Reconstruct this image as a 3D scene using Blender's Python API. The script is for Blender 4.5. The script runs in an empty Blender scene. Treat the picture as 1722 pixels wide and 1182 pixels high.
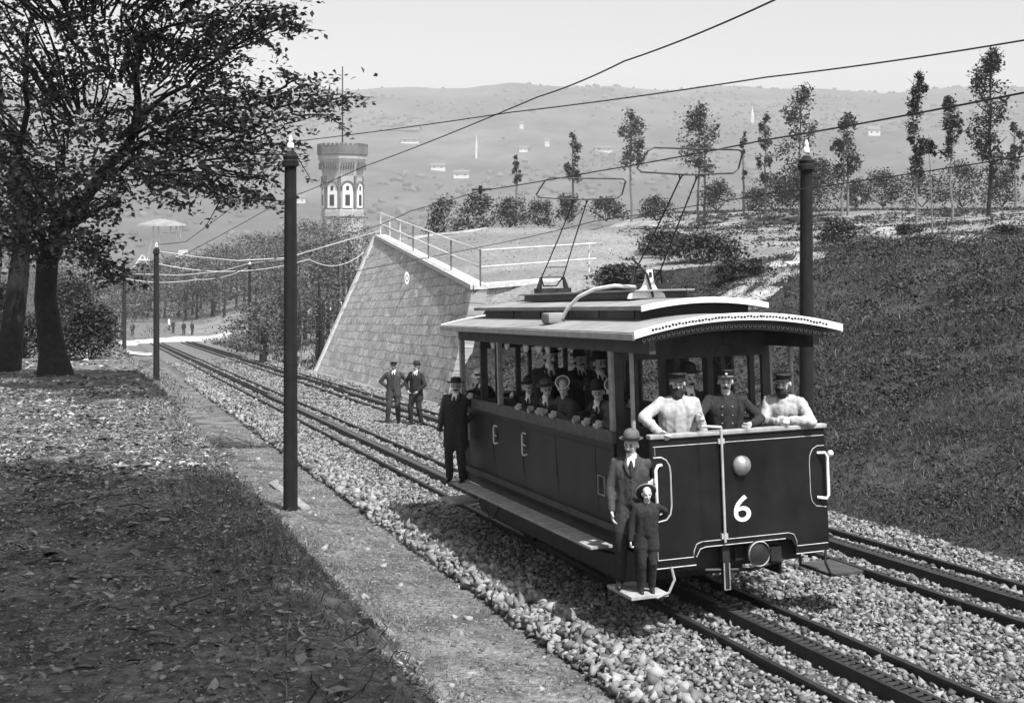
import bpy, bmesh, math, random
import numpy as np
from mathutils import Vector, Matrix, noise
random.seed(7)
RNG = np.random.default_rng(7)
S = bpy.context.scene
COL = S.collection
R = math.radians
F = 2000.0; CX = 861.0; HY = 362.0          # focal length, centre and horizon in photo pixels (1722 wide)

# ---------------------------------------------------------------- camera, sky, sun, exposure
cd = bpy.data.cameras.new('camera'); cam = bpy.data.objects.new('camera', cd); COL.objects.link(cam)
cam.location = (0, 0, 0); cam.rotation_euler = (R(90), 0, 0)
cd.sensor_width = 36.0; cd.lens = 36.0*F/1722.0
cd.shift_x = 0.0; cd.shift_y = -(591.0-HY)/1722.0
cd.clip_start = 0.05; cd.clip_end = 20000
S.camera = cam
W = bpy.data.worlds.new('World'); S.world = W; W.use_nodes = True
nt = W.node_tree; nt.nodes.clear()
sk = nt.nodes.new('ShaderNodeTexSky'); sk.sky_type = 'NISHITA'; sk.sun_disc = False
SUN = Vector((-0.32, 0.46, -1.0))
sk.sun_elevation = math.atan2(1.0, math.hypot(SUN.x, SUN.y)); sk.sun_rotation = math.atan2(-SUN.x, -SUN.y)
sk.air_density = 1.5; sk.dust_density = 4.0
bw = nt.nodes.new('ShaderNodeRGBToBW'); bg = nt.nodes.new('ShaderNodeBackground'); wo = nt.nodes.new('ShaderNodeOutputWorld')
nt.links.new(sk.outputs[0], bw.inputs[0]); nt.links.new(bw.outputs[0], bg.inputs[0]); nt.links.new(bg.outputs[0], wo.inputs[0])
bg.inputs[1].default_value = 0.115
sl = bpy.data.lights.new('sun', 'SUN'); sl.energy = 5.0; sl.angle = R(0.6); sl.color = (1, 1, 1)
so = bpy.data.objects.new('sun', sl); COL.objects.link(so); so.rotation_euler = SUN.to_track_quat('-Z', 'Y').to_euler()
S.view_settings.view_transform = 'Standard'; S.view_settings.look = 'None'; S.view_settings.gamma = 1
S.view_settings.exposure = 0.65
S.view_settings.use_curve_mapping = False
S.cycles.max_bounces = 5; S.cycles.diffuse_bounces = 3; S.cycles.glossy_bounces = 2; S.cycles.transmission_bounces = 2
S.cycles.volume_bounces = 0; S.cycles.transparent_max_bounces = 4
S.cycles.use_denoising = True

# ---------------------------------------------------------------- materials (all grey: the photograph has no colour)
def mat(name, v, rough=0.8, var=0.0, scale=8.0, bump=0.0, bscale=None, spec=0.3, metal=0.0, detail=6.0, v2=None, coarse=0.0, cscale=0.6):
    m = bpy.data.materials.new(name); m.use_nodes = True
    n = m.node_tree.nodes; l = m.node_tree.links; b = n['Principled BSDF']
    b.inputs['Roughness'].default_value = rough; b.inputs['Specular IOR Level'].default_value = spec
    b.inputs['Metallic'].default_value = metal; b.inputs['Base Color'].default_value = (v, v, v, 1)
    tc = n.new('ShaderNodeTexCoord')
    if var > 0 or v2 is not None:
        t = n.new('ShaderNodeTexNoise'); t.inputs['Scale'].default_value = scale; t.inputs['Detail'].default_value = detail; t.inputs['Roughness'].default_value = .65
        l.new(tc.outputs['Object'], t.inputs['Vector'])
        r = n.new('ShaderNodeMapRange'); r.inputs['From Min'].default_value = .33; r.inputs['From Max'].default_value = .67
        lo, hi = (v*(1-var), v*(1+var)) if v2 is None else (v, v2)
        r.inputs['To Min'].default_value = lo; r.inputs['To Max'].default_value = hi
        l.new(t.outputs['Fac'], r.inputs['Value']); out = r.outputs[0]
        if coarse > 0:
            t2 = n.new('ShaderNodeTexNoise'); t2.inputs['Scale'].default_value = cscale; t2.inputs['Detail'].default_value = 4
            l.new(tc.outputs['Object'], t2.inputs['Vector'])
            r2 = n.new('ShaderNodeMapRange'); r2.inputs['From Min'].default_value = .35; r2.inputs['From Max'].default_value = .65
            r2.inputs['To Min'].default_value = 1-coarse; r2.inputs['To Max'].default_value = 1+coarse
            l.new(t2.outputs['Fac'], r2.inputs['Value'])
            mu = n.new('ShaderNodeMath'); mu.operation = 'MULTIPLY'; l.new(out, mu.inputs[0]); l.new(r2.outputs[0], mu.inputs[1]); out = mu.outputs[0]
        l.new(out, b.inputs['Base Color'])
    if bump > 0:
        t = n.new('ShaderNodeTexNoise'); t.inputs['Scale'].default_value = bscale or scale*2; t.inputs['Detail'].default_value = 8
        l.new(tc.outputs['Object'], t.inputs['Vector'])
        bp = n.new('ShaderNodeBump'); bp.inputs['Strength'].default_value = 1.0; bp.inputs['Distance'].default_value = bump
        l.new(t.outputs['Fac'], bp.inputs['Height']); l.new(bp.outputs[0], b.inputs['Normal'])
    return m

def leafmat(name, v, var=0.45):
    m = bpy.data.materials.new(name); m.use_nodes = True
    n = m.node_tree.nodes; l = m.node_tree.links; b = n['Principled BSDF']
    b.inputs['Roughness'].default_value = .6; b.inputs['Specular IOR Level'].default_value = .25
    g = n.new('ShaderNodeNewGeometry'); r = n.new('ShaderNodeMapRange')
    r.inputs['To Min'].default_value = v*(1-var); r.inputs['To Max'].default_value = v*(1+var)
    l.new(g.outputs['Random Per Island'], r.inputs['Value']); l.new(r.outputs[0], b.inputs['Base Color'])
    return m

def stonemat(name, lo, hi, rough=.9):
    m = leafmat(name, (lo+hi)/2, (hi-lo)/(hi+lo)); m.node_tree.nodes['Principled BSDF'].inputs['Roughness'].default_value = rough
    return m

M = {}
M['paint'] = mat('dark_tram_paint', .009, .4, .5, 3.0, .0006, 60, spec=.3, coarse=.4, cscale=.9)
M['paint_side'] = mat('worn_side_paint', .011, .45, .6, 2.2, .001, 40, spec=.35, coarse=.5, cscale=.8)
M['lining'] = mat('pale_lining', .36, .5, .25, 14)
M['white'] = mat('white_paint', .75, .5, .08, 6)
M['roofp'] = mat('pale_roof_canvas', .23, .85, .18, 3, .003, 25, coarse=.15)
M['fascia'] = mat('grey_fascia', .36, .6, .2, 6)
M['wood'] = mat('dark_wood', .05, .5, .4, 5)
M['belt'] = mat('belt_rail_wood', .085, .6, .35, 8, .002, 20)
M['plank'] = mat('weathered_plank', .30, .8, .3, 9, .003, 20)
M['palepost'] = mat('pale_post_wood', .30, .55, .25, 7)
M['iron'] = mat('black_iron', .02, .5, .4, 10)
M['steel'] = mat('bright_steel', .55, .35, .15, 10, metal=.4)
M['rail'] = mat('rusty_rail', .022, .6, .4, 5)
M['sleeper'] = mat('sleeper_timber', .06, .9, .4, 6, .006, 20)
M['pole'] = mat('tarred_pole', .012, .9, .5, 6, .004, 30)
M['porcelain'] = mat('porcelain', .8, .3)
M['wire'] = mat('wire_copper', .03, .5)
M['palewire'] = mat('galvanised_wire', .55, .4)
M['skin'] = mat('skin', .46, .55, .12, 20)
M['eye'] = mat('eye_dark', .03, .4)
M['hairm'] = mat('dark_hair', .025, .7, .5, 60, .004, 120)
M['coat'] = mat('dark_wool', .024, .95, .4, 25, .006, 14)
M['coat2'] = mat('grey_wool', .05, .95, .35, 25, .006, 14)
M['coat3'] = mat('mid_wool', .075, .95, .35, 25, .006, 14)
M['smock'] = mat('pale_linen', .36, .95, .14, 10, .012, 9)
M['shirt'] = mat('white_shirt', .75, .9, .05, 10)
M['felt'] = mat('black_felt', .02, .7, .3, 30)
M['felt2'] = mat('grey_felt', .10, .7, .3, 30)
M['straw'] = mat('straw', .8, .8, .2, 60)
M['leather'] = mat('black_leather', .02, .45)
M['brass'] = mat('polished_brass', .38, .35, .1, 8, metal=.6)
M['path'] = mat('leaf_strewn_dirt', .125, .95, .65, 16, .04, 24, coarse=.45, cscale=1.6)
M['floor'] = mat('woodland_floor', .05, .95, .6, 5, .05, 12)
M['verge'] = mat('verge_soil', .15, .95, .6, 10, .05, 16, coarse=.4, cscale=1.2)
M['cess'] = mat('bare_earth', .12, .95, .55, 14, .05, 20, coarse=.45, cscale=1.5)
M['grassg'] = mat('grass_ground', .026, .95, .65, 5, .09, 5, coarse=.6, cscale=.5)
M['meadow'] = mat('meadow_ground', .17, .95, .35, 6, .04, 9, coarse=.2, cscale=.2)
M['footway'] = mat('footpath_gravel', .26, .95, .35, 4, .02, 10, coarse=.3, cscale=.5)
M['road'] = mat('pale_road', .38, .95, .2, 3, .02, 8)
M['hill'] = mat('far_hill', .05, 1, .55, .018, 6, .02, coarse=.4, cscale=.004, detail=10)
M['copings'] = mat('coping_stone', .5, .9, .2, 6, .006, 20)
M['railing'] = mat('railing_pale', .55, .5, .15, 8)
M['railing_dark'] = mat('railing_post_dark', .12, .6, .3, 8)
M['bark'] = mat('bark', .02, .95, .5, 6, .03, 10)
M['paleb'] = mat('pale_bark', .16, .95, .3, 5, .01, 14)
M['leaf'] = leafmat('leaf', .085, .75)
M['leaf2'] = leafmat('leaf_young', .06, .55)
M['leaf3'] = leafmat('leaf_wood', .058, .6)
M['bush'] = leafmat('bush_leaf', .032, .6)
M['blade'] = leafmat('grass_blade', .032, .7)
M['dry'] = leafmat('dry_leaf', .14, .95)
_n = M['dry'].node_tree.nodes; _l = M['dry'].node_tree.links; _g = [q for q in _n if q.type == 'NEW_GEOMETRY'][0]; _r = [q for q in _n if q.type == 'MAP_RANGE'][0]
_p = _n.new('ShaderNodeMath'); _p.operation = 'POWER'; _p.inputs[1].default_value = 2.6; _l.new(_g.outputs['Random Per Island'], _p.inputs[0]); _l.new(_p.outputs[0], _r.inputs['Value']); _r.inputs['To Min'].default_value = .03; _r.inputs['To Max'].default_value = .40
M['weed'] = leafmat('weed', .13, .7)
M['stones'] = stonemat('ballast_stone', .04, .29)
M['bedding'] = mat('ballast_bed', .13, .95, .45, 16, .05, 18)
M['straw_grass'] = leafmat('dry_grass', .085, .6)
M['greystone'] = mat('weathered_kerb', .26, .95, .4, 9, .01, 20)
M['clod'] = stonemat('earth_clod', .07, .2)
M['bigstone'] = stonemat('edge_stone', .08, .32)
M['hwall'] = mat('house_wall', .6, .9, .1, 1)
M['hroof'] = mat('house_roof', .12, .9, .2, 1)
M['brick'] = mat('tower_brick', .13, .9, .25, .8, .02, 4)
M['brickpale'] = mat('tower_pale_stone', .36, .9, .15, 1)
M['glassd'] = mat('dark_window', .03, .3)

# stone courses for the retaining wall
m = bpy.data.materials.new('coursed_stone'); m.use_nodes = True
n = m.node_tree.nodes; l = m.node_tree.links; b = n['Principled BSDF']; b.inputs['Roughness'].default_value = .95
uv = n.new('ShaderNodeUVMap'); br = n.new('ShaderNodeTexBrick')
br.inputs['Color1'].default_value = (.30,)*3+(1,); br.inputs['Color2'].default_value = (.46,)*3+(1,); br.inputs['Mortar'].default_value = (.2,)*3+(1,)
br.inputs['Scale'].default_value = 1.0; br.inputs['Mortar Size'].default_value = .02; br.inputs['Brick Width'].default_value = .85; br.inputs['Row Height'].default_value = .38; br.inputs['Bias'].default_value = 0
ns = n.new('ShaderNodeTexNoise'); ns.inputs['Scale'].default_value = 3.5; ns.inputs['Detail'].default_value = 7; ns.inputs['Roughness'].default_value = .7
ad = n.new('ShaderNodeMapRange'); ad.inputs['From Min'].default_value = .3; ad.inputs['From Max'].default_value = .7; ad.inputs['To Min'].default_value = .5; ad.inputs['To Max'].default_value = 1.45
mx = n.new('ShaderNodeMixRGB'); mx.blend_type = 'MULTIPLY'; mx.inputs[0].default_value = 1
wn = n.new('ShaderNodeTexNoise'); wn.inputs['Scale'].default_value = .9; wn.inputs['Detail'].default_value = 5; l.new(uv.outputs[0], wn.inputs['Vector'])
vm = n.new('ShaderNodeVectorMath'); vm.operation = 'SCALE'; vm.inputs['Scale'].default_value = .22; l.new(wn.outputs['Color'], vm.inputs[0])
va = n.new('ShaderNodeVectorMath'); va.operation = 'ADD'; l.new(uv.outputs[0], va.inputs[0]); l.new(vm.outputs[0], va.inputs[1])
l.new(va.outputs[0], br.inputs['Vector']); l.new(uv.outputs[0], ns.inputs['Vector']); l.new(ns.outputs['Fac'], ad.inputs['Value'])
l.new(br.outputs['Color'], mx.inputs[1]); l.new(ad.outputs[0], mx.inputs[2]); l.new(mx.outputs[0], b.inputs['Base Color'])
bp = n.new('ShaderNodeBump'); bp.inputs['Distance'].default_value = .03; l.new(mx.outputs[0], bp.inputs['Height']); l.new(bp.outputs[0], b.inputs['Normal'])
M['stonewall'] = m

# ---------------------------------------------------------------- helpers
def tag(o, label=None, cat=None, group=None, kind=None):
    if label: o['label'] = label
    if cat: o['category'] = cat
    if group: o['group'] = group
    if kind: o['kind'] = kind
    return o

def empty(name, loc=(0, 0, 0), mtx=None):
    o = bpy.data.objects.new(name, None); COL.objects.link(o); o.empty_display_size = .2
    if mtx is not None: o.matrix_world = mtx
    else: o.location = loc
    return o

class MB:
    """collects simple shapes into one mesh object"""
    def __init__(s): s.v = []; s.f = []; s.mi = []; s.cur = 0
    def add(s, vs, fs):
        o = len(s.v); s.v += [tuple(p) for p in vs]; s.f += [tuple(i+o for i in f) for f in fs]; s.mi += [s.cur]*len(fs); return s
    def box(s, c, d, rot=None, bev=0.0):
        hx, hy, hz = d[0]/2, d[1]/2, d[2]/2; e = min(bev, hx*.45, hy*.45, hz*.45)
        if e <= 0:
            vs = [(x*hx, y*hy, z*hz) for z in (-1, 1) for y in (-1, 1) for x in (-1, 1)]
            fs = [(0, 2, 3, 1), (4, 5, 7, 6), (0, 1, 5, 4), (2, 6, 7, 3), (0, 4, 6, 2), (1, 3, 7, 5)]
        else:
            bm = bmesh.new(); bmesh.ops.create_cube(bm, size=1)
            for q in bm.verts: q.co = Vector((q.co.x*d[0], q.co.y*d[1], q.co.z*d[2]))
            bmesh.ops.bevel(bm, geom=bm.edges[:], offset=e, segments=2, affect='EDGES', profile=.5)
            bm.verts.index_update(); vs = [q.co.copy() for q in bm.verts]; fs = [[q.index for q in f.verts] for f in bm.faces]; bm.free()
        vs = [Vector(p) for p in vs]
        if rot is not None: vs = [rot @ p for p in vs]
        c = Vector(c); return s.add([p+c for p in vs], fs)
    def tube(s, pts, r, n=8, cap=True, closed=False):
        pts = [Vector(p) for p in pts]; k = len(pts)
        rs = r if isinstance(r, (list, tuple)) else [r]*k
        vs = []; fs = []; prev = None
        for i, p in enumerate(pts):
            if closed: t = (pts[(i+1) % k]-pts[i-1])
            else: t = (pts[min(i+1, k-1)]-pts[max(i-1, 0)])
            t = t.normalized() if t.length > 1e-9 else Vector((0, 0, 1))
            if prev is None:
                a = Vector((0, 0, 1)) if abs(t.z) < .9 else Vector((1, 0, 0)); u = t.cross(a).normalized()
            else:
                u = (prev - t*prev.dot(t)); u = u.normalized() if u.length > 1e-6 else t.orthogonal().normalized()
            prev = u; w = t.cross(u)
            for j in range(n):
                a = 2*math.pi*j/n; vs.append(p+(u*math.cos(a)+w*math.sin(a))*rs[i])
        m = k if closed else k-1
        for i in range(m):
            for j in range(n):
                a = i*n+j; b2 = i*n+(j+1) % n; c = ((i+1) % k)*n+(j+1) % n; d = ((i+1) % k)*n+j
                fs.append((a, b2, c, d))
        if cap and not closed: fs.append(tuple(range(n))[::-1]); fs.append(tuple((k-1)*n+j for j in range(n)))
        return s.add(vs, fs)
    def lathe(s, prof, n=20, mtx=None, sx=1, sy=1, caps=True):
        vs = []; fs = []
        for (r, z) in prof:
            for j in range(n):
                a = 2*math.pi*j/n; vs.append(Vector((r*math.cos(a)*sx, r*math.sin(a)*sy, z)))
        k = len(prof)
        for i in range(k-1):
            for j in range(n): fs.append((i*n+j, i*n+(j+1) % n, (i+1)*n+(j+1) % n, (i+1)*n+j))
        if caps: fs.append(tuple(range(n))[::-1]); fs.append(tuple((k-1)*n+j for j in range(n)))
        if mtx is not None: vs = [mtx @ p for p in vs]
        return s.add(vs, fs)
    def grid(s, P, closed=False):
        """P[i][j] grid of points"""
        a = len(P); b = len(P[0]); vs = [p for row in P for p in row]; fs = []
        for i in range(a-1):
            for j in range(b-1): fs.append((i*b+j, i*b+j+1, (i+1)*b+j+1, (i+1)*b+j))
        return s.add(vs, fs)
    def prism(s, poly, vec):
        vec = Vector(vec); k = len(poly); vs = [Vector(p) for p in poly]+[Vector(p)+vec for p in poly]
        fs = [tuple(range(k))[::-1], tuple(range(k, 2*k))]+[(i, (i+1) % k, k+(i+1) % k, k+i) for i in range(k)]
        return s.add(vs, fs)
    def build(s, name, m, parent=None, smooth=False, mtx=None):
        me = bpy.data.meshes.new(name); me.from_pydata(s.v, [], s.f)
        for x in (m if isinstance(m, (list, tuple)) else [m]): me.materials.append(x)
        if any(s.mi): me.polygons.foreach_set('material_index', s.mi)
        bm = bmesh.new(); bm.from_mesh(me); bmesh.ops.recalc_face_normals(bm, faces=bm.faces); bm.to_mesh(me); bm.free()
        if smooth:
            me.polygons.foreach_set('use_smooth', [True]*len(me.polygons))
            try: me.set_sharp_from_angle(angle=R(40))
            except Exception: pass
        o = bpy.data.objects.new(name, me); COL.objects.link(o)
        if parent is not None: o.parent = parent
        if mtx is not None: o.matrix_local = mtx
        return o

def npmesh(name, V, Fq, m, parent=None, smooth=False):
    """fast mesh from numpy arrays; Fq is (n,3) or (n,4)"""
    me = bpy.data.meshes.new(name); k = Fq.shape[1]
    me.vertices.add(len(V)); me.vertices.foreach_set('co', np.ascontiguousarray(V, dtype=np.float32).ravel())
    me.loops.add(Fq.size); me.loops.foreach_set('vertex_index', Fq.astype(np.int32).ravel())
    me.polygons.add(len(Fq)); me.polygons.foreach_set('loop_start', np.arange(len(Fq), dtype=np.int32)*k)
    if smooth: me.polygons.foreach_set('use_smooth', np.ones(len(Fq), dtype=bool))
    me.update(calc_edges=True); me.validate()
    for x in (m if isinstance(m, (list, tuple)) else [m]): me.materials.append(x)
    o = bpy.data.objects.new(name, me); COL.objects.link(o)
    if parent is not None: o.parent = parent
    return o

def at(px, py, D): return Vector(((px-CX)/F*D, D, (HY-py)/F*D))

def leaf_cards(C, size, up=0.35, aspect=.62, rng=None):
    """one leaf-shaped quad (bent along its rib) per centre; returns V, F"""
    rng = rng or RNG; n = len(C)
    a = rng.normal(size=(n, 3)); a[:, 2] *= .55; a /= np.linalg.norm(a, axis=1)[:, None]+1e-9
    nn = rng.normal(size=(n, 3)); nn[:, 2] = np.abs(nn[:, 2])+up*2; b = np.cross(nn, a); b /= np.linalg.norm(b, axis=1)[:, None]+1e-9
    sz = (size*rng.uniform(.6, 1.3, n))[:, None]
    w = b*sz*aspect*.5; L = a*sz*.5; dn = np.cross(a, b)*sz*.08
    V = np.stack([C-L, C+w*1.0-L*.1+dn, C+L, C-w*1.0-L*.1+dn], axis=1).reshape(-1, 3)
    return V, np.arange(n*4).reshape(n, 4)

# ---------------------------------------------------------------- lie of the land: s runs down the line, t to its right
TH = math.atan(711.0/F); SN, CS = math.sin(TH), math.cos(TH)
C0x, C0y = 2.36, 11.94; GR = .081*CS; Z0 = -4.049
def ss(a, b, x): x = np.clip((np.asarray(x, float)-a)/(b-a), 0, 1); return x*x*(3-2*x)
def xy(s, t): return C0x-SN*s+CS*t, C0y+CS*s+SN*t
def st(x, y): dx, dy = x-C0x, y-C0y; return -SN*dx+CS*dy, CS*dx+SN*dy
def ztrack(s):
    s = np.asarray(s, float); e = np.where(s < 108, s, 108+18*(1-np.exp(-np.maximum(s-108, 0)/18))); return Z0-GR*e
def fbm(x, y, sc, seed=0):
    x = np.asarray(x, float)*sc+seed*3.1; y = np.asarray(y, float)*sc+seed*1.7
    return (np.sin(x*1.3+1.7*np.sin(y*.9+seed))+np.sin(y*1.7+1.3*np.sin(x*1.1))*.8+np.sin((x+y)*2.9+seed)*.4+np.sin((x-1.4*y)*4.3)*.25)/2.45
def zplat(x, y):
    a = .0842*x+.0164*y-2.87; b = .38
    z = -np.log(np.exp(-a*2.2)+np.exp(-b*2.2))/2.2
    z = z+1.55*np.exp(-((x+6)**2+(y-64)**2)/14.0**2)
    return z-26*ss(128, 230, y)+.10*fbm(x, y, .35)
WS0, WS1 = 27.06, 50.6            # the retaining wall runs from here to here
def lean(s): return 1.05+2.2*np.clip((s-WS0)/(WS1-WS0), 0, 1)
def zground(s, t):
    s = np.asarray(s, float); t = np.asarray(t, float); x, y = xy(s, t); zt = ztrack(s)
    f = 1-ss(72, 108, s)
    left = 1.65*f+.10*np.clip(-11.0-t, 0, 12)*f+.05*fbm(x, y, 1.1)
    z = np.where(t < -5.0, left, 0)
    u = ss(-5.15, -3.25, t); z = np.where((t >= -5.0) & (t < -3.25), (1.65*f+.05*fbm(x, y, 1.1))*(1-u)-.17*u+.07*fbm(x, y, 2.3, 2)*u*(1-u)*4, z)
    z = np.where((t >= -3.25) & (t < -1.8), -.17-.10*ss(-3.25, -2.0, t)+.03*fbm(x, y, 2.0, 3), z)
    z = np.where((t >= -1.8) & (t < -1.55), -.27+.17*ss(-1.8, -1.55, t), z)
    z = np.where((t >= -1.55) & (t <= 4.3), -.10, z)
    z = z+zt
    zp = zplat(x, y)
    b1 = 1-(1-np.clip((t-4.3)/15.0, 0, 1))**1.9
    b2 = np.clip((t-4.95)/lean(s), 0, 1)
    r1 = zt-.1+b1*(zp-zt+.1); r2 = zt-.1+b2*(zp-.25-zt+.1)
    w = ss(26.5, 27.2, s); r = r1*(1-w)+r2*w
    zp3 = zt-.1+6.5*(1-np.exp(-np.clip(t-6.5, 0, 99)/22)); k = ss(26, 55, t); r3 = zp3*(1-k)+np.minimum(zp, zp3+20)*k
    w = ss(50.2, 51.6, s); r = r*(1-w)+r3*w
    bumpy = (.20*fbm(x, y, .7, 5)+.10*fbm(x, y, 1.9, 6)+.05*fbm(x, y, 4.3, 7))*ss(4.6, 6.8, t)*(1-.6*ss(24, 30, s))
    z = np.where(t > 4.3, r+bumpy, z)
    return z
def zxy(x, y): s, t = st(x, y); return zground(s, t)
def hit(px, py, far=240):
    """where the sight line through a photo pixel meets the ground"""
    D = np.concatenate([np.arange(3, 60, .1), np.arange(60, far, .4)])
    x = (px-CX)/F*D; z = (HY-py)/F*D; g = zxy(x, D); k = np.nonzero(z < g)[0]
    if len(k) == 0: D0 = 110.0; return Vector(((px-CX)/F*D0, D0, float(zxy((px-CX)/F*D0, D0))))
    d = D[k[0]]; return Vector(((px-CX)/F*d, d, float(zxy((px-CX)/F*d, d))))

def strip(name, ts, svals, m, label=None):
    T, SS_ = np.meshgrid(ts, svals); x, y = xy(SS_, T); z = zground(SS_, T)
    V = np.stack([x, y, z], -1).reshape(-1, 3); a, b_ = T.shape
    i = (np.arange(a-1)[:, None]*b_+np.arange(b_-1)[None]).ravel()
    Fq = np.stack([i, i+1, i+b_+1, i+b_], 1)
    o = npmesh(name, V, Fq, m, smooth=True); tag(o, label, name.replace('_', ' '), kind='structure'); return o
sv = np.concatenate([np.arange(-22, 30, .25), np.arange(30, 52, .35), np.arange(52, 110, 1.0), np.arange(110, 300, 4.0)])
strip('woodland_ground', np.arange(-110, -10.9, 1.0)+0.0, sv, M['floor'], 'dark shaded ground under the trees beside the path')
strip('path', np.linspace(-11, -5, 40), sv, M['path'], 'leaf strewn dirt path running down beside the railway')
strip('verge', np.linspace(-5, -3.25, 22), sv, M['verge'], 'weedy slope dropping from the path to the railway')
strip('earth_strip', np.linspace(-3.25, -1.8, 14), sv, M['cess'], 'bare earth strip between the verge and the ballast')
strip('ballast_bed', np.concatenate([np.linspace(-1.8, -1.5, 5), np.linspace(-1.3, 4.3, 18)]), sv, M['bedding'], 'pale ballast bed under both railway tracks')
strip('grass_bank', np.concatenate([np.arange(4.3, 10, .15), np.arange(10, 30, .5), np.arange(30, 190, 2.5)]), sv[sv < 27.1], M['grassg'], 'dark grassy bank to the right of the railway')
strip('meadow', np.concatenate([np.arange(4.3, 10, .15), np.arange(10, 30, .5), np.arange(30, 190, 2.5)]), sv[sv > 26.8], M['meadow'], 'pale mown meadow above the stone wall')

# far valley and hills
def zfar(x, y):
    r = np.hypot(x, y); a = np.arctan2(x, y)
    ridge = 244+5*np.sin(a*5+.6)+5*np.sin(a*13+1)+4*np.sin(a*37)+3*np.sin(a*71+2)-14*ss(.2, .45, a)
    up = ss(650, 2500, r)**.9
    z = -62+(ridge+62)*up*np.minimum(1, 1-.0*r)
    z = z+(12*fbm(x, y, .004, 4)+7*fbm(x, y, .013, 8))*ss(500, 1000, r)*(1-.7*ss(2000, 2500, r))
    z = z-(r > 2500)*(r-2500)*.25
    return z-8*(1-ss(250, 400, r))*0
rr = np.concatenate([np.linspace(225, 700, 24), np.linspace(720, 2500, 120), np.linspace(2540, 3400, 10)]); aa = np.linspace(-1.0, 1.0, 260)
A, RR = np.meshgrid(aa, rr); X = RR*np.sin(A); Y = RR*np.cos(A)
V = np.stack([X, Y, zfar(X, Y)], -1).reshape(-1, 3); i = (np.arange(len(rr)-1)[:, None]*len(aa)+np.arange(len(aa)-1)[None]).ravel()
o = npmesh('hills', V, np.stack([i, i+1, i+len(aa)+1, i+len(aa)], 1), M['hill'], smooth=True)
tag(o, 'long wooded hills across the valley under the pale sky', 'hills', kind='structure')


# ---------------------------------------------------------------- roads and footpaths laid on the ground
def ribbon(name, pts, w, m, label, lift=.05, sub=1.0):
    P = [Vector((p[0], p[1], 0)) for p in pts]; Q = []
    for a, b in zip(P[:-1], P[1:]):
        k = max(2, int((b-a).length/sub))
        for i in range(k): Q.append(a.lerp(b, i/k))
    Q.append(P[-1])
    for _ in range(6): Q = [Q[0]]+[(Q[i-1]+Q[i]*2+Q[i+1])/4 for i in range(1, len(Q)-1)]+[Q[-1]]
    rows = []
    nw = max(4, int(w/.5))
    for i, q in enumerate(Q):
        t = (Q[min(i+1, len(Q)-1)]-Q[max(i-1, 0)]).normalized(); nrm = Vector((-t.y, t.x, 0)); row = []
        ww = w*(1+.18*math.sin(i*.9)+.1*math.sin(i*2.3+1))
        for j in range(nw+1):
            p = q+nrm*ww*(j/nw-.5); row.append((p.x, p.y, float(zxy(p.x, p.y))+lift*(1-.9*abs(j/nw*2-1)**3)))
        rows.append(row)
    o = MB().grid(rows).build(name, m, smooth=True); tag(o, label, name.replace('_', ' '), kind='structure'); return o
def hp(*pp): return [hit(px, py) for px, py in pp]
ribbon('road', [xy(112, -26), xy(115, -14), xy(117, -3), xy(119, 6), xy(122, 17), xy(128, 34)], 9.0, M['road'], 'pale road crossing the line at the foot of the slope', .06)
ribbon('lane', [xy(84, -4.6), xy(97, -6), xy(112, -8), xy(135, -12), xy(170, -22), xy(205, -34)], 6.0, M['road'], 'pale lane running on downhill beyond the tracks', .09)
fp = lambda pp, w, lab: ribbon('footpath', [(v.x, v.y) for v in hp(*pp)], w, M['footway'], lab)
fp([(690, 402), (770, 392), (830, 383), (890, 376)], 1.0, 'thin pale footpath across the grass behind the railing')
fp([(1040, 375), (1120, 377), (1200, 379), (1290, 375), (1400, 375)], 2.2, 'pale gravel footpath in front of the row of thin trees')
fp([(1440, 378), (1530, 392), (1620, 401), (1720, 404), (1790, 404)], 2.0, 'pale gravel footpath along the top of the dark bank')
fp([(1560, 376), (1640, 371), (1720, 374), (1790, 374)], 1.6, 'pale gravel footpath passing between the tall trees')
fp([(1400, 412), (1350, 428), (1300, 455), (1250, 500), (1215, 540)], 2.4, 'worn earth trail coming down the bank behind the tram')

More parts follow.
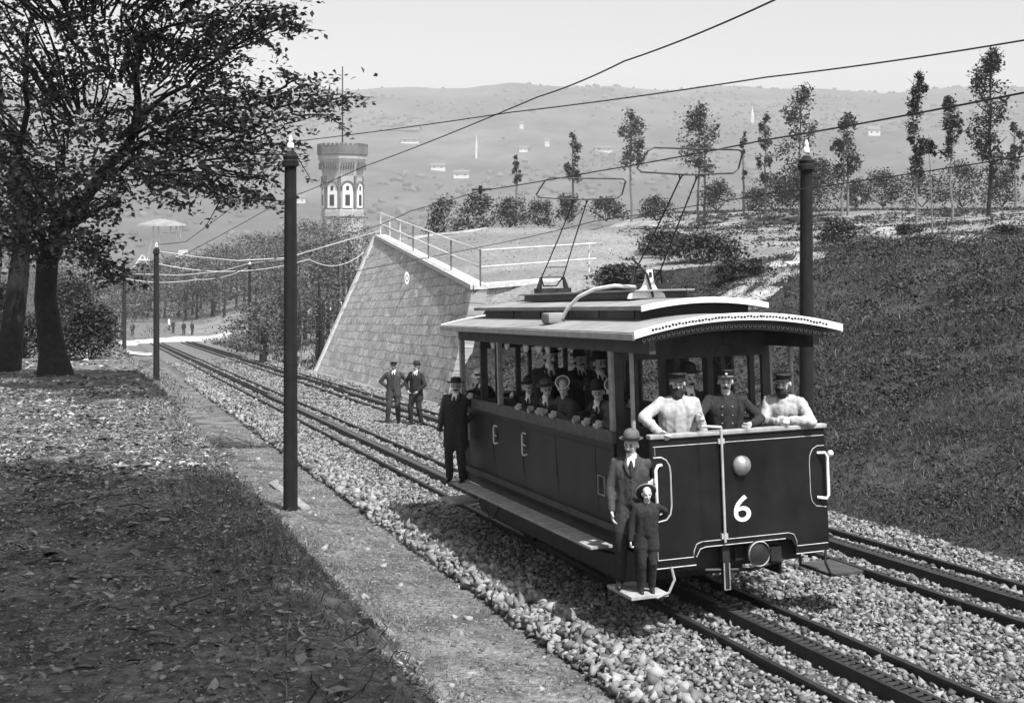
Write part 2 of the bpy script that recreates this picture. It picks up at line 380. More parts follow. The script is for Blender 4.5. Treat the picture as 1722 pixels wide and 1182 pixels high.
# ---------------------------------------------------------------- tracks
def prof_along(mb, prof, t0, s0, s1, step=2.0):
    ks = [s0+i*step for i in range(int((s1-s0)/step)+1)]
    rows = [[Vector((*xy(s, t0+dt), float(ztrack(s))+dz)) for dt, dz in prof] for s in ks]
    mb.grid([r+[r[0]] for r in rows])
RAILP = [(-.03, 0), (.03, 0), (.032, -.03), (.012, -.045), (.012, -.11), (.06, -.125), (.06, -.14), (-.06, -.14), (-.06, -.125), (-.012, -.11), (-.012, -.045), (-.032, -.03)]
TRK = [0.0, 2.9]
for t0, lab in ((0.0, 'near railway track with centre rack that carries the tram'), (2.9, 'far railway track with centre rack beside the grassy bank')):
    e = empty('rack_railway_track', (*xy(0, t0), float(ztrack(0)))); tag(e, lab, 'railway track', 'rack railway tracks')
    I = Matrix.Translation(e.location).inverted()
    for dt in (-.53, .53):
        mb = MB(); prof_along(mb, RAILP, t0+dt, -14, 112); mb.build('rail', M['rail'], e, mtx=I)
    mb = MB()
    for dt in (-.075, .075): prof_along(mb, [(dt-.02, .04), (dt+.02, .04), (dt+.02, -.12), (dt-.02, -.12)], t0, -14, 112)
    rk = mb.build('rack', M['rail'], e, mtx=I)
    mb = MB(); k = -14.0
    while k < 34:
        a = Vector((*xy(k, t0-.06), float(ztrack(k))+.025)); b = Vector((*xy(k, t0+.06), float(ztrack(k))+.025)); mb.tube([a, b], .02, 6); k += .1
    mb.build('rack_teeth', M['iron'], rk)
    sl_me = None
    for i in range(56):
        k = -13.6+i*.92
        M4 = Matrix(((CS, -SN, 0, 0), (SN, CS, 0, 0), (0, 0, 1, 0), (0, 0, 0, 1)))
        if sl_me is None:
            q = MB().box((0, 0, 0), (1.75, .2, .13), bev=.015).build('sleeper', M['sleeper'], e); sl_me = q.data
        else:
            q = bpy.data.objects.new('sleeper', sl_me); COL.objects.link(q); q.parent = e
        q.matrix_local = I @ Matrix.Translation((*xy(k, t0+random.uniform(-.03, .03)), float(ztrack(k))-.175+random.uniform(0, .03))) @ M4

# ---------------------------------------------------------------- ballast and edging stones
phi = (1+5**.5)/2
ICO = np.array([(-1, phi, 0), (1, phi, 0), (-1, -phi, 0), (1, -phi, 0), (0, -1, phi), (0, 1, phi), (0, -1, -phi), (0, 1, -phi), (phi, 0, -1), (phi, 0, 1), (-phi, 0, -1), (-phi, 0, 1)])/math.sqrt(1+phi*phi)
ICF = np.array([(0, 11, 5), (0, 5, 1), (0, 1, 7), (0, 7, 10), (0, 10, 11), (1, 5, 9), (5, 11, 4), (11, 10, 2), (10, 7, 6), (7, 1, 8), (3, 9, 4), (3, 4, 2), (3, 2, 6), (3, 6, 8), (3, 8, 9), (4, 9, 5), (2, 4, 11), (6, 2, 10), (8, 6, 7), (9, 8, 1)])
OCT = np.array([(1, 0, 0), (-1, 0, 0), (0, 1, 0), (0, -1, 0), (0, 0, 1), (0, 0, -1)])*1.1
OCF = np.array([(0, 2, 4), (2, 1, 4), (1, 3, 4), (3, 0, 4), (2, 0, 5), (1, 2, 5), (3, 1, 5), (0, 3, 5)])
def stones(P, r, squash=.72, round_=False):
    if not round_:
        n = len(P); J = OCT[None]*RNG.uniform(.55, 1.25, (n, 6, 1))+RNG.normal(0, .22, (n, 6, 3)); J = J*(r[:, None, None]*RNG.uniform(.6, 1.35, (n, 1, 3))); BF, nv = OCF, 6
    else:
        BF, nv = ICF, 12
        n = len(P); J = ICO[None]*RNG.uniform(.42, 1.35, (n, 12, 1)); J = J*(r[:, None, None]*RNG.uniform(.6, 1.3, (n, 1, 3)))
    q = RNG.normal(size=(n, 4)); q /= np.linalg.norm(q, axis=1)[:, None]; w, x, y, z = q.T
    Rm = np.stack([np.stack([1-2*(y*y+z*z), 2*(x*y-z*w), 2*(x*z+y*w)], -1), np.stack([2*(x*y+z*w), 1-2*(x*x+z*z), 2*(y*z-x*w)], -1), np.stack([2*(x*z-y*w), 2*(y*z+x*w), 1-2*(x*x+y*y)], -1)], 1)
    V = np.einsum('nij,nkj->nki', Rm, J); V[:, :, 2] *= squash; V += P[:, None, :]
    Fq = (BF[None]+np.arange(n)[:, None, None]*nv).reshape(-1, 3); return V.reshape(-1, 3), Fq
def scatter(n, s0, s1, t0, t1, margin=320, power=1.0):
    s = s0+(s1-s0)*RNG.uniform(0, 1, n)**power; t = RNG.uniform(t0, t1, n); x, y = xy(s, t); z = zground(s, t)
    px = CX+x/y*F; py = HY-z/y*F; k = (y > 2) & (px > -margin) & (px < 1722+margin) & (py < 1182+margin)
    return s[k], t[k], x[k], y[k], z[k]
def offrail(t, r):
    ok = np.ones(len(t), bool)
    for t0 in TRK:
        for c, w in ((-.53, .03), (.53, .03), (0, .09)): ok &= np.abs(t-t0-c) > w+r*.8
    return ok
PS, RS = [], []
for n, s0, s1, r0, r1 in ((105000, -8, 10, .016, .05), (50000, 10, 28, .024, .06), (16000, 28, 70, .04, .085)):
    s, t, x, y, z = scatter(n, s0, s1, -1.6, 4.35); r = r0+(r1-r0)*RNG.uniform(0, 1, len(s))**1.5; k = offrail(t, r)
    z = z+RNG.uniform(-.015, .045, len(s))+.02*fbm(x, y, 2.7, 5)
    PS.append(np.stack([x, y, z], -1)[k]); RS.append(r[k])
V, Fq = stones(np.concatenate(PS), np.concatenate(RS)); o = npmesh('gravel', V, Fq, M['stones'])
tag(o, 'loose pale broken stone ballast between and beside the rails', 'gravel', kind='stuff')
PS, RS = [], []
for n, s0, s1, r0, r1 in ((3200, -7, 9, .035, .08), (1900, 9, 22, .04, .08), (800, 22, 50, .06, .10)):
    s, t, x, y, z = scatter(n, s0, s1, -1.86, -1.5); r = RNG.uniform(r0, r1, len(s)); z = -.05-.16*(-1.5-t)/.36+ztrack(s)+RNG.uniform(-.05, .04, len(s))
    PS.append(np.stack([x, y, z], -1)); RS.append(r)
s, t, x, y, z = scatter(500, -7, 24, -5.0, -1.9); PS.append(np.stack([x, y, z], -1)); RS.append(RNG.uniform(.02, .07, len(s)))
s, t, x, y, z = scatter(9000, -8, 26, -3.4, -1.7); PS2 = np.stack([x, y, z], -1); V, Fq = stones(PS2, RNG.uniform(.008, .035, len(s)), .6); o = npmesh('soil_clods', V, Fq, M['clod']); tag(o, 'clods and grit on the bare earth strip', 'grit', kind='stuff')
V, Fq = stones(np.concatenate(PS), np.concatenate(RS), .85); o = npmesh('edging_rubble', V, Fq, M['bigstone'])
tag(o, 'rough row of larger broken stones edging the ballast on the left', 'rubble', kind='stuff')

def litter(x, y, z, size):
    n = len(x); a = RNG.uniform(0, 2*math.pi, n); tl = RNG.normal(0, .22, (n, 2)); fo = RNG.uniform(-.1, .55, n)
    u = np.stack([np.cos(a), np.sin(a), tl[:, 0]], -1); v = np.stack([-np.sin(a), np.cos(a), tl[:, 1]], -1); w = np.array([0, 0, 1.0])
    sz = size[:, None]; asp = RNG.uniform(.45, .8, n)[:, None]; f = (fo*size*.35)[:, None]
    B = np.stack([x, y, z], -1); j = lambda: RNG.uniform(.8, 1.2, n)[:, None]
    V = np.stack([B-u*sz*.5, B-u*sz*.18*j()+v*sz*asp*.42*j()+w*f, B+u*sz*.2*j()+v*sz*asp*.36*j()+w*f*1.1, B+u*sz*.55*j()+w*f*.5, B+u*sz*.2*j()-v*sz*asp*.36*j()+w*f*1.1, B-u*sz*.18*j()-v*sz*asp*.42*j()+w*f], 1).reshape(-1, 3)
    i = np.arange(n)*6; return V, np.concatenate([np.stack([i, i+3, i+2, i+1], 1), np.stack([i, i+5, i+4, i+3], 1)])
# ---------------------------------------------------------------- grass, weeds, fallen leaves
def blades(x, y, z, h, w):
    n = len(x); a = RNG.uniform(0, 2*math.pi, n); lx = RNG.normal(0, .8, n)*h; ly = RNG.normal(0, .8, n)*h
    B = np.stack([x, y, z-.02], -1); d = np.stack([np.cos(a)*w/2, np.sin(a)*w/2, np.zeros(n)], -1); tip = B+np.stack([lx, ly, h], -1)
    mid = B+np.stack([lx*.35, ly*.35, h*.6], -1)
    V = np.stack([B-d, B+d, mid+d*.7, tip, mid-d*.7], 1).reshape(-1, 3)
    i = np.arange(n)*5; Fq = np.concatenate([np.stack([i, i+1, i+2, i+4], 1)]); T = np.stack([i+4, i+2, i+3, i+3], 1)
    return V, Fq, T
def grass(name, sets, m, label):
    VV, FF, off = [], [], 0
    for (n, s0, s1, t0, t1, h0, h1, w, clump) in sets:
        s, t, x, y, z = scatter(n, s0, s1, t0, t1)
        if clump > 0:
            k = (fbm(x, y, clump, 9)+RNG.normal(0, .35, len(x))) > -.15; x, y, z, s, t = x[k], y[k], z[k], s[k], t[k]
        h = RNG.uniform(h0, h1, len(x)); V, Fq, T = blades(x, y, z, h, w)
        V = V.reshape(-1, 5, 3); V = np.concatenate([V[:, :3], V[:, 4:5], V[:, 2:3], V[:, 3:4], V[:, 4:5]], 1)   # two loose faces, same tuft
        n_ = len(x); i = np.arange(n_)*5
        Vt = V[:, [0, 1, 2, 5, 3]].reshape(-1, 3)
        quad = np.stack([i, i+1, i+2, i+4], 1); tri = np.stack([i+4, i+2, i+3], 1)
        VV.append(Vt); FF.append((quad+off, tri+off)); off += len(Vt)
    V = np.concatenate(VV); tris = np.concatenate([np.concatenate([q[:, [0, 1, 2]], q[:, [0, 2, 3]], t_]) for q, t_ in FF])
    o = npmesh(name, V, tris, m); tag(o, label, name.replace('_', ' '), kind='stuff'); return o
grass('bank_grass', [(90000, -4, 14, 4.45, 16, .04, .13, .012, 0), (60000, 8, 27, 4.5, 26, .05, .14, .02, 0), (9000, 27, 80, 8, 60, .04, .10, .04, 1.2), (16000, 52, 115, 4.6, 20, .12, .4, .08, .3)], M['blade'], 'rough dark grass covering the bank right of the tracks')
grass('verge_weeds', [(34000, -8.5, 8, -5.6, -3.0, .02, .10, .008, 1.1), (9000, 6, 30, -5.1, -3.2, .04, .13, .016, 1.3), (4000, 30, 75, -5.0, -2.2, .06, .16, .05, .8), (9000, -8, 14, -3.4, -1.75, .02, .08, .009, 1.7)], M['weed'], 'low weeds and grass on the slope between path and railway')
CC, ZZ = [], []
for n_, s0, s1, t0, t1, a_ in ((70000, -4, 14, 4.4, 15, .05), (60000, 8, 27, 4.5, 26, .075)):
    s, t, x, y, z = scatter(n_, s0, s1, t0, t1); k = (fbm(x, y, 1.1, 12)+.6*fbm(x, y, 3.7, 3)+RNG.normal(0, .5, len(x))) > -.2; n_ = k.sum()
    CC.append(np.stack([x[k], y[k], z[k]+RNG.uniform(0, .12, n_)*(1+fbm(x[k], y[k], .9, 2))], -1)); ZZ.append(RNG.uniform(.6, 1.4, n_)*a_)
V, Fq = leaf_cards(np.concatenate(CC), np.concatenate(ZZ), up=.6); o = npmesh('bank_weeds', V, Fq, M['bush']); tag(o, 'dark leafy weeds covering the bank right of the tracks', 'weeds', kind='stuff')
XX = []
for n_, s0, s1, a_ in ((80000, -9, 4, .030), (56000, 2, 16, .045), (18000, 14, 45, .075)):
    s, t, x, y, z = scatter(n_, s0, s1, -15, -3.3); k = (t < -5.2) | (RNG.uniform(0, 1, len(t)) < .4); k &= (fbm(x, y, 1.7, 4)+.6*fbm(x, y, 5.1, 1)+RNG.normal(0, .6, len(t))) > -.25
    XX.append(np.stack([x[k], y[k], z[k]+.008+RNG.uniform(0, .012, k.sum()), a_*np.exp(RNG.normal(0, .45, k.sum()))], -1))
XX = np.concatenate(XX); V, Fq = litter(*XX.T); o = npmesh('fallen_leaves', V, Fq, M['dry']); tag(o, 'fallen leaves scattered over the shaded dirt path', 'leaves', kind='stuff')
mb = MB(); s, t, x, y, z = scatter(380, -9, 18, -11, -4)
for a, b_, c in zip(x, y, z):
    q = random.uniform(0, 6.28); L_ = random.uniform(.05, .3); mb.tube([(a, b_, c+.012), (a+L_*.5*math.cos(q), b_+L_*.5*math.sin(q), c+.03), (a+L_*math.cos(q+.3), b_+L_*math.sin(q+.3), c+.012)], random.uniform(.002, .006), 4)
o = mb.build('twigs', M['bark']); tag(o, 'dry twigs lying among the fallen leaves', 'twigs', kind='stuff')
# small stuff trodden into the path
XX = []
for n_, s0, s1, a_ in ((200000, -9, 0, .013), (140000, -2, 12, .022)):
    s, t, x, y, z = scatter(n_, s0, s1, -14, -3.4); k = (fbm(x, y, 2.3, 8)+.6*fbm(x, y, 6.7, 1)+RNG.normal(0, .5, len(t))) > .0
    XX.append(np.stack([x[k], y[k], z[k]+.006+RNG.uniform(0, .016, k.sum()), a_*np.exp(RNG.normal(0, .4, k.sum()))], -1))
XX = np.concatenate(XX); V, Fq = litter(*XX.T); o = npmesh('leaf_crumbs', V, Fq, M['dry']); tag(o, 'broken leaf crumbs trodden into the dirt path', 'leaf litter', kind='stuff')
grass('dry_tufts', [(17000, -4, 14, 4.6, 16, .05, .17, .012, 1.9), (13000, 8, 27, 4.5, 26, .06, .2, .022, 1.5)], M['straw_grass'], 'paler dry grass in patches on the bank')
a = hit(458, 815); b_ = hit(514, 858); dk_ = (b_-a); rk = Vector((0, 1, 0)).rotation_difference(dk_.normalized()).to_matrix()
kb = MB().box((0, 0, 0), (.13, dk_.length, .10), bev=.03); kb.v = [tuple(rk @ (Vector(p)+Vector((.02, .0, .02))*noise.noise(Vector(p)*7))+(a+b_)/2+Vector((0, 0, .02))) for p in kb.v]
tag(kb.build('kerb_stone', M['greystone'], smooth=False), 'long pale kerb stone lying at the foot of the nearest pole', 'kerb stone')
# rough scrub in clumps over the bank
CC, ZZ = [], []
s, t, x, y, z = scatter(2600, -3, 27, 4.6, 26); k = (fbm(x, y, .55, 12)+.7*fbm(x, y, 1.6, 3)+.5*ss(11, 19, t)+RNG.normal(0, .3, len(x))) > .25
for a, b_, c, tt in zip(x[k], y[k], z[k], t[k]):
    w_ = random.uniform(.12, .42); C_ = RNG.normal(size=(36, 3))*np.array([w_, w_, w_*.55])*.6; C_[:, 2] = np.abs(C_[:, 2]); CC.append(C_+np.array([a, b_, c])); ZZ.append(np.full(36, .035+.0016*b_))
s, t, x, y, z = scatter(9000, 27, 112, 6, 80); px_ = CX+x/y*F; k = (px_ > 1060+RNG.normal(0, 30, len(x))) & ((fbm(x, y, .16, 12)+.5*fbm(x, y, .5, 3)+RNG.normal(0, .3, len(x))) > -.1+.5*(1-ss(1060, 1250, px_)))
for a, b_, c in zip(x[k], y[k], z[k]):
    w_ = random.uniform(.2, .6); C_ = RNG.normal(size=(22, 3))*np.array([w_, w_, w_*.3])*.7; C_[:, 2] = np.abs(C_[:, 2]); CC.append(C_+np.array([a, b_, c])); ZZ.append(np.full(22, .05+.0018*b_))
V, Fq = leaf_cards(np.concatenate(CC), np.concatenate(ZZ), up=.4); o = npmesh('bank_scrub', V, Fq, M['bush']); tag(o, 'rough dark scrub growing in patches over the bank', 'scrub', kind='stuff')

# ---------------------------------------------------------------- retaining wall, coping, railing
tz = lambda s: float(zplat(*xy(s, 4.75+float(lean(s)))))+.05
def pix_line(p, q, Dp, Dq, k): a = at(*p, Dp); b = at(*q, Dq); return a.lerp(b, k)
topA = at(795, 487, 39.0); topB = at(633, 400, 62.0)
botA = Vector((*xy(WS0, 4.72), float(ztrack(WS0))-.35)); botB = Vector((*xy(WS1, 4.72), float(ztrack(WS1))-.35))
ew = empty('retaining_wall', botA); tag(ew, 'sloping stone retaining wall with pale coping beside the far track', 'retaining wall')
Iw = Matrix.Translation(botA).inverted()
def wallface(a0, b0, a1, b1, name, thick):
    """slab with courses running along its length; a/b bottom and top, thick pushes it back"""
    nu, nv = 40, 16; L = (b0-a0).length; Hh = ((a1-a0).length+(b1-b0).length)/2
    me = bpy.data.meshes.new(name); vs, fs, uvs = [], [], []
    for i in range(nu+1):
        for j in range(nv+1):
            u, v = i/nu, j/nv; p = a0.lerp(b0, u).lerp(a1.lerp(b1, u), v); h = ((b1-b0).length*u+(a1-a0).length*(1-u))*v
            q = p+thick.normalized()*-.03*noise.noise(p*1.3); vs.append(q); uvs.append((u*L, h))
    for i in range(nu):
        for j in range(nv): k = i*(nv+1)+j; fs.append((k, k+nv+1, k+nv+2, k+1))
    n0 = len(vs); vs += [p+thick for p in vs]; uvs += uvs
    fs += [tuple(i+n0 for i in f)[::-1] for f in fs]
    ring = [i*(nv+1) for i in range(nu+1)]+[nu*(nv+1)+j for j in range(1, nv+1)]+[i*(nv+1)+nv for i in range(nu-1, -1, -1)]+[j for j in range(nv-1, 0, -1)]
    for a, b in zip(ring, ring[1:]+ring[:1]): fs.append((b, a, a+n0, b+n0))
    me.from_pydata(vs, [], fs); ul = me.uv_layers.new(name='UVMap')
    for lp in me.loops: ul.data[lp.index].uv = uvs[lp.vertex_index]
    me.materials.append(M['stonewall']); bm = bmesh.new(); bm.from_mesh(me); bmesh.ops.recalc_face_normals(bm, faces=bm.faces); bm.to_mesh(me); bm.free()
    q = bpy.data.objects.new(name, me); COL.objects.link(q); q.parent = ew; q.matrix_local = Iw; return q
bk = Vector((CS, SN, -.1))*.5
wallface(botA, botB, topA, topB, 'wall_face', bk)
retR = at(1010, 470, 42.5); retRb = retR+Vector((0, 0, -3.0))
wallface(retRb, botA+Vector((.02, -.02, 0)), retR, topA, 'return_face', Vector((-SN, CS, 0))*.4)
mb = MB()
def cop(mb, a, b, w=.5, h=.16, side=Vector((CS, SN, 0))):
    n_ = side.normalized()*w; lo = Vector((0, 0, 0)); up = Vector((0, 0, h)); o = -side.normalized()*.08
    mb.grid([[a+o, a+o+up, a+n_+up, a+n_, a+o], [b+o, b+o+up, b+n_+up, b+n_, b+o]]).add([a+o, a+o+up, a+n_+up, a+n_], [(0, 1, 2, 3)]).add([b+o, b+o+up, b+n_+up, b+n_], [(0, 1, 2, 3)])
cop(mb, topA, topB); cop(mb, topA+Vector((.02, 0, .003)), retR+Vector((0, 0, .003)), .45, .16, Vector((-SN, CS, 0)))
mb.build('coping', M['copings'], ew, mtx=Iw)
mb = MB(); mb.prism([botB+Vector((-.1, 0, 0)), topB+Vector((-.1, 0, .1)), topB+Vector((.35, .1, .1)), botB+Vector((.35, .1, 0))], Vector((-SN, CS, 0))*.35); mb.build('end_quoin', M['copings'], ew, mtx=Iw)
sg = MB(); c = at(693, 440, 57.0)
c = topA.lerp(topB, .46)+Vector((0, 0, -.75)); sg.lathe([(.02, -.03), (.2, -.03), (.2, .03), (.02, .03)], 20, Matrix.Translation(c+Vector((-.42, -.2, 0))) @ Matrix.Rotation(TH, 4, 'Z') @ Matrix.Rotation(R(90), 4, 'X'), .5, 1.3); pl = sg.build('distance_marker', M['white']); tag(pl, 'small white oval marker with a 0 fixed high on the stone wall', 'marker')
mk = MB(); ring = [Vector((-.055*math.sin(a), 0, .12*math.cos(a))) for a in np.linspace(0, 2*math.pi, 17)[:-1]]
mk.tube([Matrix.Rotation(TH, 3, 'Z') @ p+c+Vector((-.42, -.2, 0))+Matrix.Rotation(TH, 3, 'Z') @ Vector((0, -.035, 0)) for p in ring], .012, 5, closed=True); mk.build('numeral', M['iron'], pl)
er = empty('railing', topA); tag(er, 'pale two-bar iron railing along the top of the stone wall', 'railing'); Ir = Matrix.Translation(topA).inverted()
off = Vector((CS, SN, 0))*.22
line = [topB+off]+[topA.lerp(topB, k)+off for k in (.86, .72, .56, .40, .20)]+[topA+off*1.2]
posts = [p+Vector((0, 0, .14)) for p in line]; e2 = retR+Vector((-.35, .3, .14)); HR = 1.14
mb = MB()
for h in (HR, HR*.52): mb.tube([p+Vector((0, 0, h)) for p in posts]+[e2+Vector((.2, 0, h))], .032, 6)
mb.build('rails', M['railing'], er, mtx=Ir)
for i, p in enumerate(posts+[e2+Vector((-.05, 0, 0))]):
    MB().tube([p, p+Vector((0, 0, HR+.03))], .035, 6).build('post', M['railing_dark'] if 2 < i < 7 else M['railing'], er, mtx=Ir)

# ---------------------------------------------------------------- poles and wires
def pole(px, D, topy, r, label, t=None, pale=False, foot=None):
    x = (px-CX)/F*D; y = D; zb = float(zxy(x, y)); zt_ = (HY-topy)/F*D
    e = empty('overhead_line_pole', (x, y, zb)); tag(e, label, 'pole', 'overhead line poles beside the tracks'); h = zt_-zb
    m = M['plank'] if pale else M['pole']
    MB().tube([(0, 0, -.4), (0, 0, h*.5), (0, 0, h*.96)], [r*1.08, r, r*.88], 14).build('shaft', m, e, smooth=True)
    cb = MB().lathe([(r*.9, h*.955), (r*1.25, h*.958), (r*1.25, h*.972), (r*1.05, h*.975), (r*1.15, h*.985), (r*.4, h*1.0)], 14).build('cap', m, e, smooth=True)
    q = .045+.0006*D
    MB().lathe([(.012, h), (.016, h+.04), (q, h+.05), (q*1.1, h+.1), (q*.55, h+.15), (q*.75, h+.19), (q*.3, h+.26)], 12).build('insulator', M['porcelain'], e, smooth=True)
    return Vector((x, y, zb+h+.15))
pA = pole(488.5, 19.9, 254, .112, 'thick dark pole nearest the camera, between path and tracks')
pB = pole(263, 58, 417, .14, 'second dark pole down the line at the edge of the path')
pC = pole(209, 100, 463, .16, 'third dark pole down the line, leftmost in the distance')
pD = pole(1356, 19.6, 262, .112, 'thick dark pole standing on the bank behind the tram')
pE = pole(420, 96, 446, .13, 'thin dark pole in front of the woods left of the wall')
pF = pole(328, 172, 467, .17, 'thin pale pole standing before the dark woods in the distance', pale=True)
def wire(pts, label, r=.0075, m='wire', sag=0.0, n=24):
    Q = []
    for a, b in zip(pts[:-1], pts[1:]):
        for i in range(n): k = i/n; p = a.lerp(b, k); p.z -= sag*4*k*(1-k); Q.append(p)
    Q.append(pts[-1]); rs = [max(r, .00030*p.y) for p in Q]
    return tag(MB().tube(Q, rs, 5).build('overhead_wire', M[m]), label, 'wire', 'overhead wires of the tramway')
G = lambda t, s, h: Vector((*xy(s, t), float(ztrack(s))+h))
wire([at(2700, -640, 3.6), at(1303, 0, 8.0), at(1050, 103, 10.25), at(905, 163, 12.2), at(610, 281, 20.05), at(480, 335, 28), at(336, 414, 49.6), at(268, 450, 78)], 'topmost black wire climbing steeply to the upper edge of the sky', sag=.02)
w3 = [at(2700, -30, 5.6), at(1722, 156, 9.1), at(1285, 236, 12.6), at(1000, 289, 16.8), at(808, 321, 21.7), at(690, 355, 26.5), at(640, 378, 29.2), at(420, 448, 53), at(300, 490, 95)]
wire(w3, 'black contact wire touched by the two bow collectors of the tram', r=.009, sag=.01)
w4 = [at(2700, 115, 7.25), at(1722, 263, 11.75), at(1290, 326, 16.2), at(1000, 372, 21.7), at(860, 405, 26), at(640, 448, 37.7), at(440, 488, 63.7), at(330, 510, 102)]
wire(w4, 'faint black contact wire above the far track', sag=.01)
wire([Vector((8.4, 2.46, 1.5)), at(1722, 68, 9.0), at(1290, 130, 11.14), at(860, 189, 14.57), pA], 'long black wire from the nearest pole to the upper right', sag=.015)
wire([pA, at(400, 342, 31), at(312, 407, 47), pB], 'sagging wire between the nearest pole and the second pole', sag=.0)
wire([pB, at(282, 443, 75), at(240, 462, 88), pC], 'thin wire between the second and the third pole', sag=.0)
fe = at(640, 388, 60)
wire([pB+Vector((0, 0, -.3)), at(330, 432, 58), at(400, 438.5, 58), at(480, 434, 59), fe], 'pale span wire from the second pole to the wall railing', m='palewire', r=.01)
wire([pB+Vector((0, 0, -.9)), at(520, 436, 59), at(612, 424, 61)], 'lower pale span wire ending on the wall corner', m='palewire', r=.01, sag=.5)
wire([pC, at(300, 463, 99), at(370, 457, 98), pE], 'pale span wire between the third pole and the pole by the woods', m='palewire', r=.012)
wire([pC+Vector((0, 0, -.4)), at(330, 470, 98), pE+Vector((0, 0, -.3))], 'lower pale span wire hanging before the dark woods', m='palewire', r=.012, sag=.3)
wire([pE, at(480, 436, 82), fe+Vector((0, 0, .1))], 'pale wire from the pole by the woods up to the railing', m='palewire', r=.012)
ins = MB(); c = at(808, 318, 21.7); ins.tube([c+Vector((0, 0, -.09)), c+Vector((0, 0, .06))], .035, 8); ins.tube([c+Vector((-.16, 0, -.01)), c+Vector((.2, 0, 0))], .022, 6)
tag(ins.build('section_insulator', M['iron']), 'small black cross-shaped clamp on the contact wire above the railing', 'insulator')

# ---------------------------------------------------------------- trees and shrubs
def limb(mb, a, b, r0, r1, wob=.1, n=6):
    a, b = Vector(a), Vector(b); L = (b-a).length; P = []
    for i in range(n+1):
        k = i/n; p = a.lerp(b, k)
        if 0 < i < n: p += Vector((random.gauss(0, 1), random.gauss(0, 1), random.gauss(0, .6)))*wob*L*.25
        P.append(p)
    mb.tube(P, [r0+(r1-r0)*i/n for i in range(n+1)], 8); return P

def slender_tree(px, by, ty, cy, wpx, label, D=None, stems=1, thin=1.0, n=700, dark=False, pale=True):
    p = hit(px, by) if D is None else at(px, by, D)
    D = p.y; H = (by-ty)/F*D; c0 = (by-cy)/F*D; w = wpx/F*D
    e = empty('young_tree', p); tag(e, label, 'tree', 'young trees on the meadow')
    mb = MB(); r = max(.045, .0011*D)*thin
    base = Vector((0, 0, 0)); tops = []
    for k in range(stems):
        dx = (k-(stems-1)/2)*.28; lx = random.uniform(-.2, .2)
        limb(mb, (dx*1.6, 0, -.3), (dx*.4+lx, random.uniform(-.1, .1), H*.97), r*1.15, r*.25, .02)
    for k in range(int(10*thin)+3):
        z = random.uniform(c0, H*.93); a = random.uniform(0, 6.28); q = w*.5*random.uniform(.5, 1)
        limb(mb, (0, 0, z), (q*math.cos(a), q*math.sin(a), z+q*1.0), r*.4, r*.12, .1, 3)
    mb.build('trunk', M['paleb'] if pale else M['bark'], e, smooth=True)
    C = []; n = int(n*2.6); ncl = max(8, int(n/38))
    for k in range(ncl):
        u = random.random(); z = c0+(H-c0)*u; prof = (math.sin(math.pi*min(1, .12+u*.93))**.55)
        a = random.uniform(0, 6.28); q = w*.42*prof*math.sqrt(random.random())
        wx = w*.16*math.sin(z*1.9+px); wy = w*.12*math.cos(z*2.3+px)
        if random.random() < .22: q *= random.uniform(1.1, 1.7)
        cc = np.array([q*math.cos(a)+wx, q*math.sin(a)+wy, z+.25*q]); fz = random.uniform(.5, 1.25); sg_ = np.array([w*.12, w*.12, max(w*.14, (H-c0)*.035)])*fz
        C.append(cc+RNG.normal(size=(38, 3))*sg_*.85)
    V, Fq = leaf_cards(np.concatenate(C), .0023*D+.045)
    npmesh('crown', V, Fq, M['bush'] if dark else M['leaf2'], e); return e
slender_tree(868, 366, 262, 312, 15, 'smallest thin young tree, farthest left on the meadow', n=190, D=115)
slender_tree(964, 366, 222, 312, 24, 'narrow young tree with a squared top above the left bow collector', n=420, D=105)
slender_tree(1062, 374, 190, 280, 44, 'young tree with a bent bushy top left of the front bow collector', n=650)
slender_tree(1180, 380, 184, 292, 62, 'two-stemmed bushy young tree behind the front bow collector', n=1000, stems=2)
slender_tree(1251, 358, 225, 302, 13, 'very thin young tree left of the squat tree by the pole', n=170, D=100)
slender_tree(1286, 360, 195, 305, 30, 'thin young tree with a crown split into tufts, left of the pole', n=420, D=98)
slender_tree(1345, 376, 150, 335, 62, 'broad young tree directly behind the pole above the tram', n=1100)
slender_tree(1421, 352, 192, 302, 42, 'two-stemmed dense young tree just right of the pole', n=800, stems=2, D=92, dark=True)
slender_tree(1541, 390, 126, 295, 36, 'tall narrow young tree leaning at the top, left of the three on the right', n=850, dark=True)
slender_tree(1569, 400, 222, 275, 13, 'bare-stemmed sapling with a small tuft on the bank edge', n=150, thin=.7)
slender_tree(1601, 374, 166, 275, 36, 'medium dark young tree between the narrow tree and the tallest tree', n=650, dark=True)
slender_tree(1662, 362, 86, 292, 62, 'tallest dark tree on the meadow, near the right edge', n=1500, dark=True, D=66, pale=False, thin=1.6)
slender_tree(1708, 345, 206, 305, 24, 'dark young tree cut by the right edge of the view', n=420, dark=True, D=90)

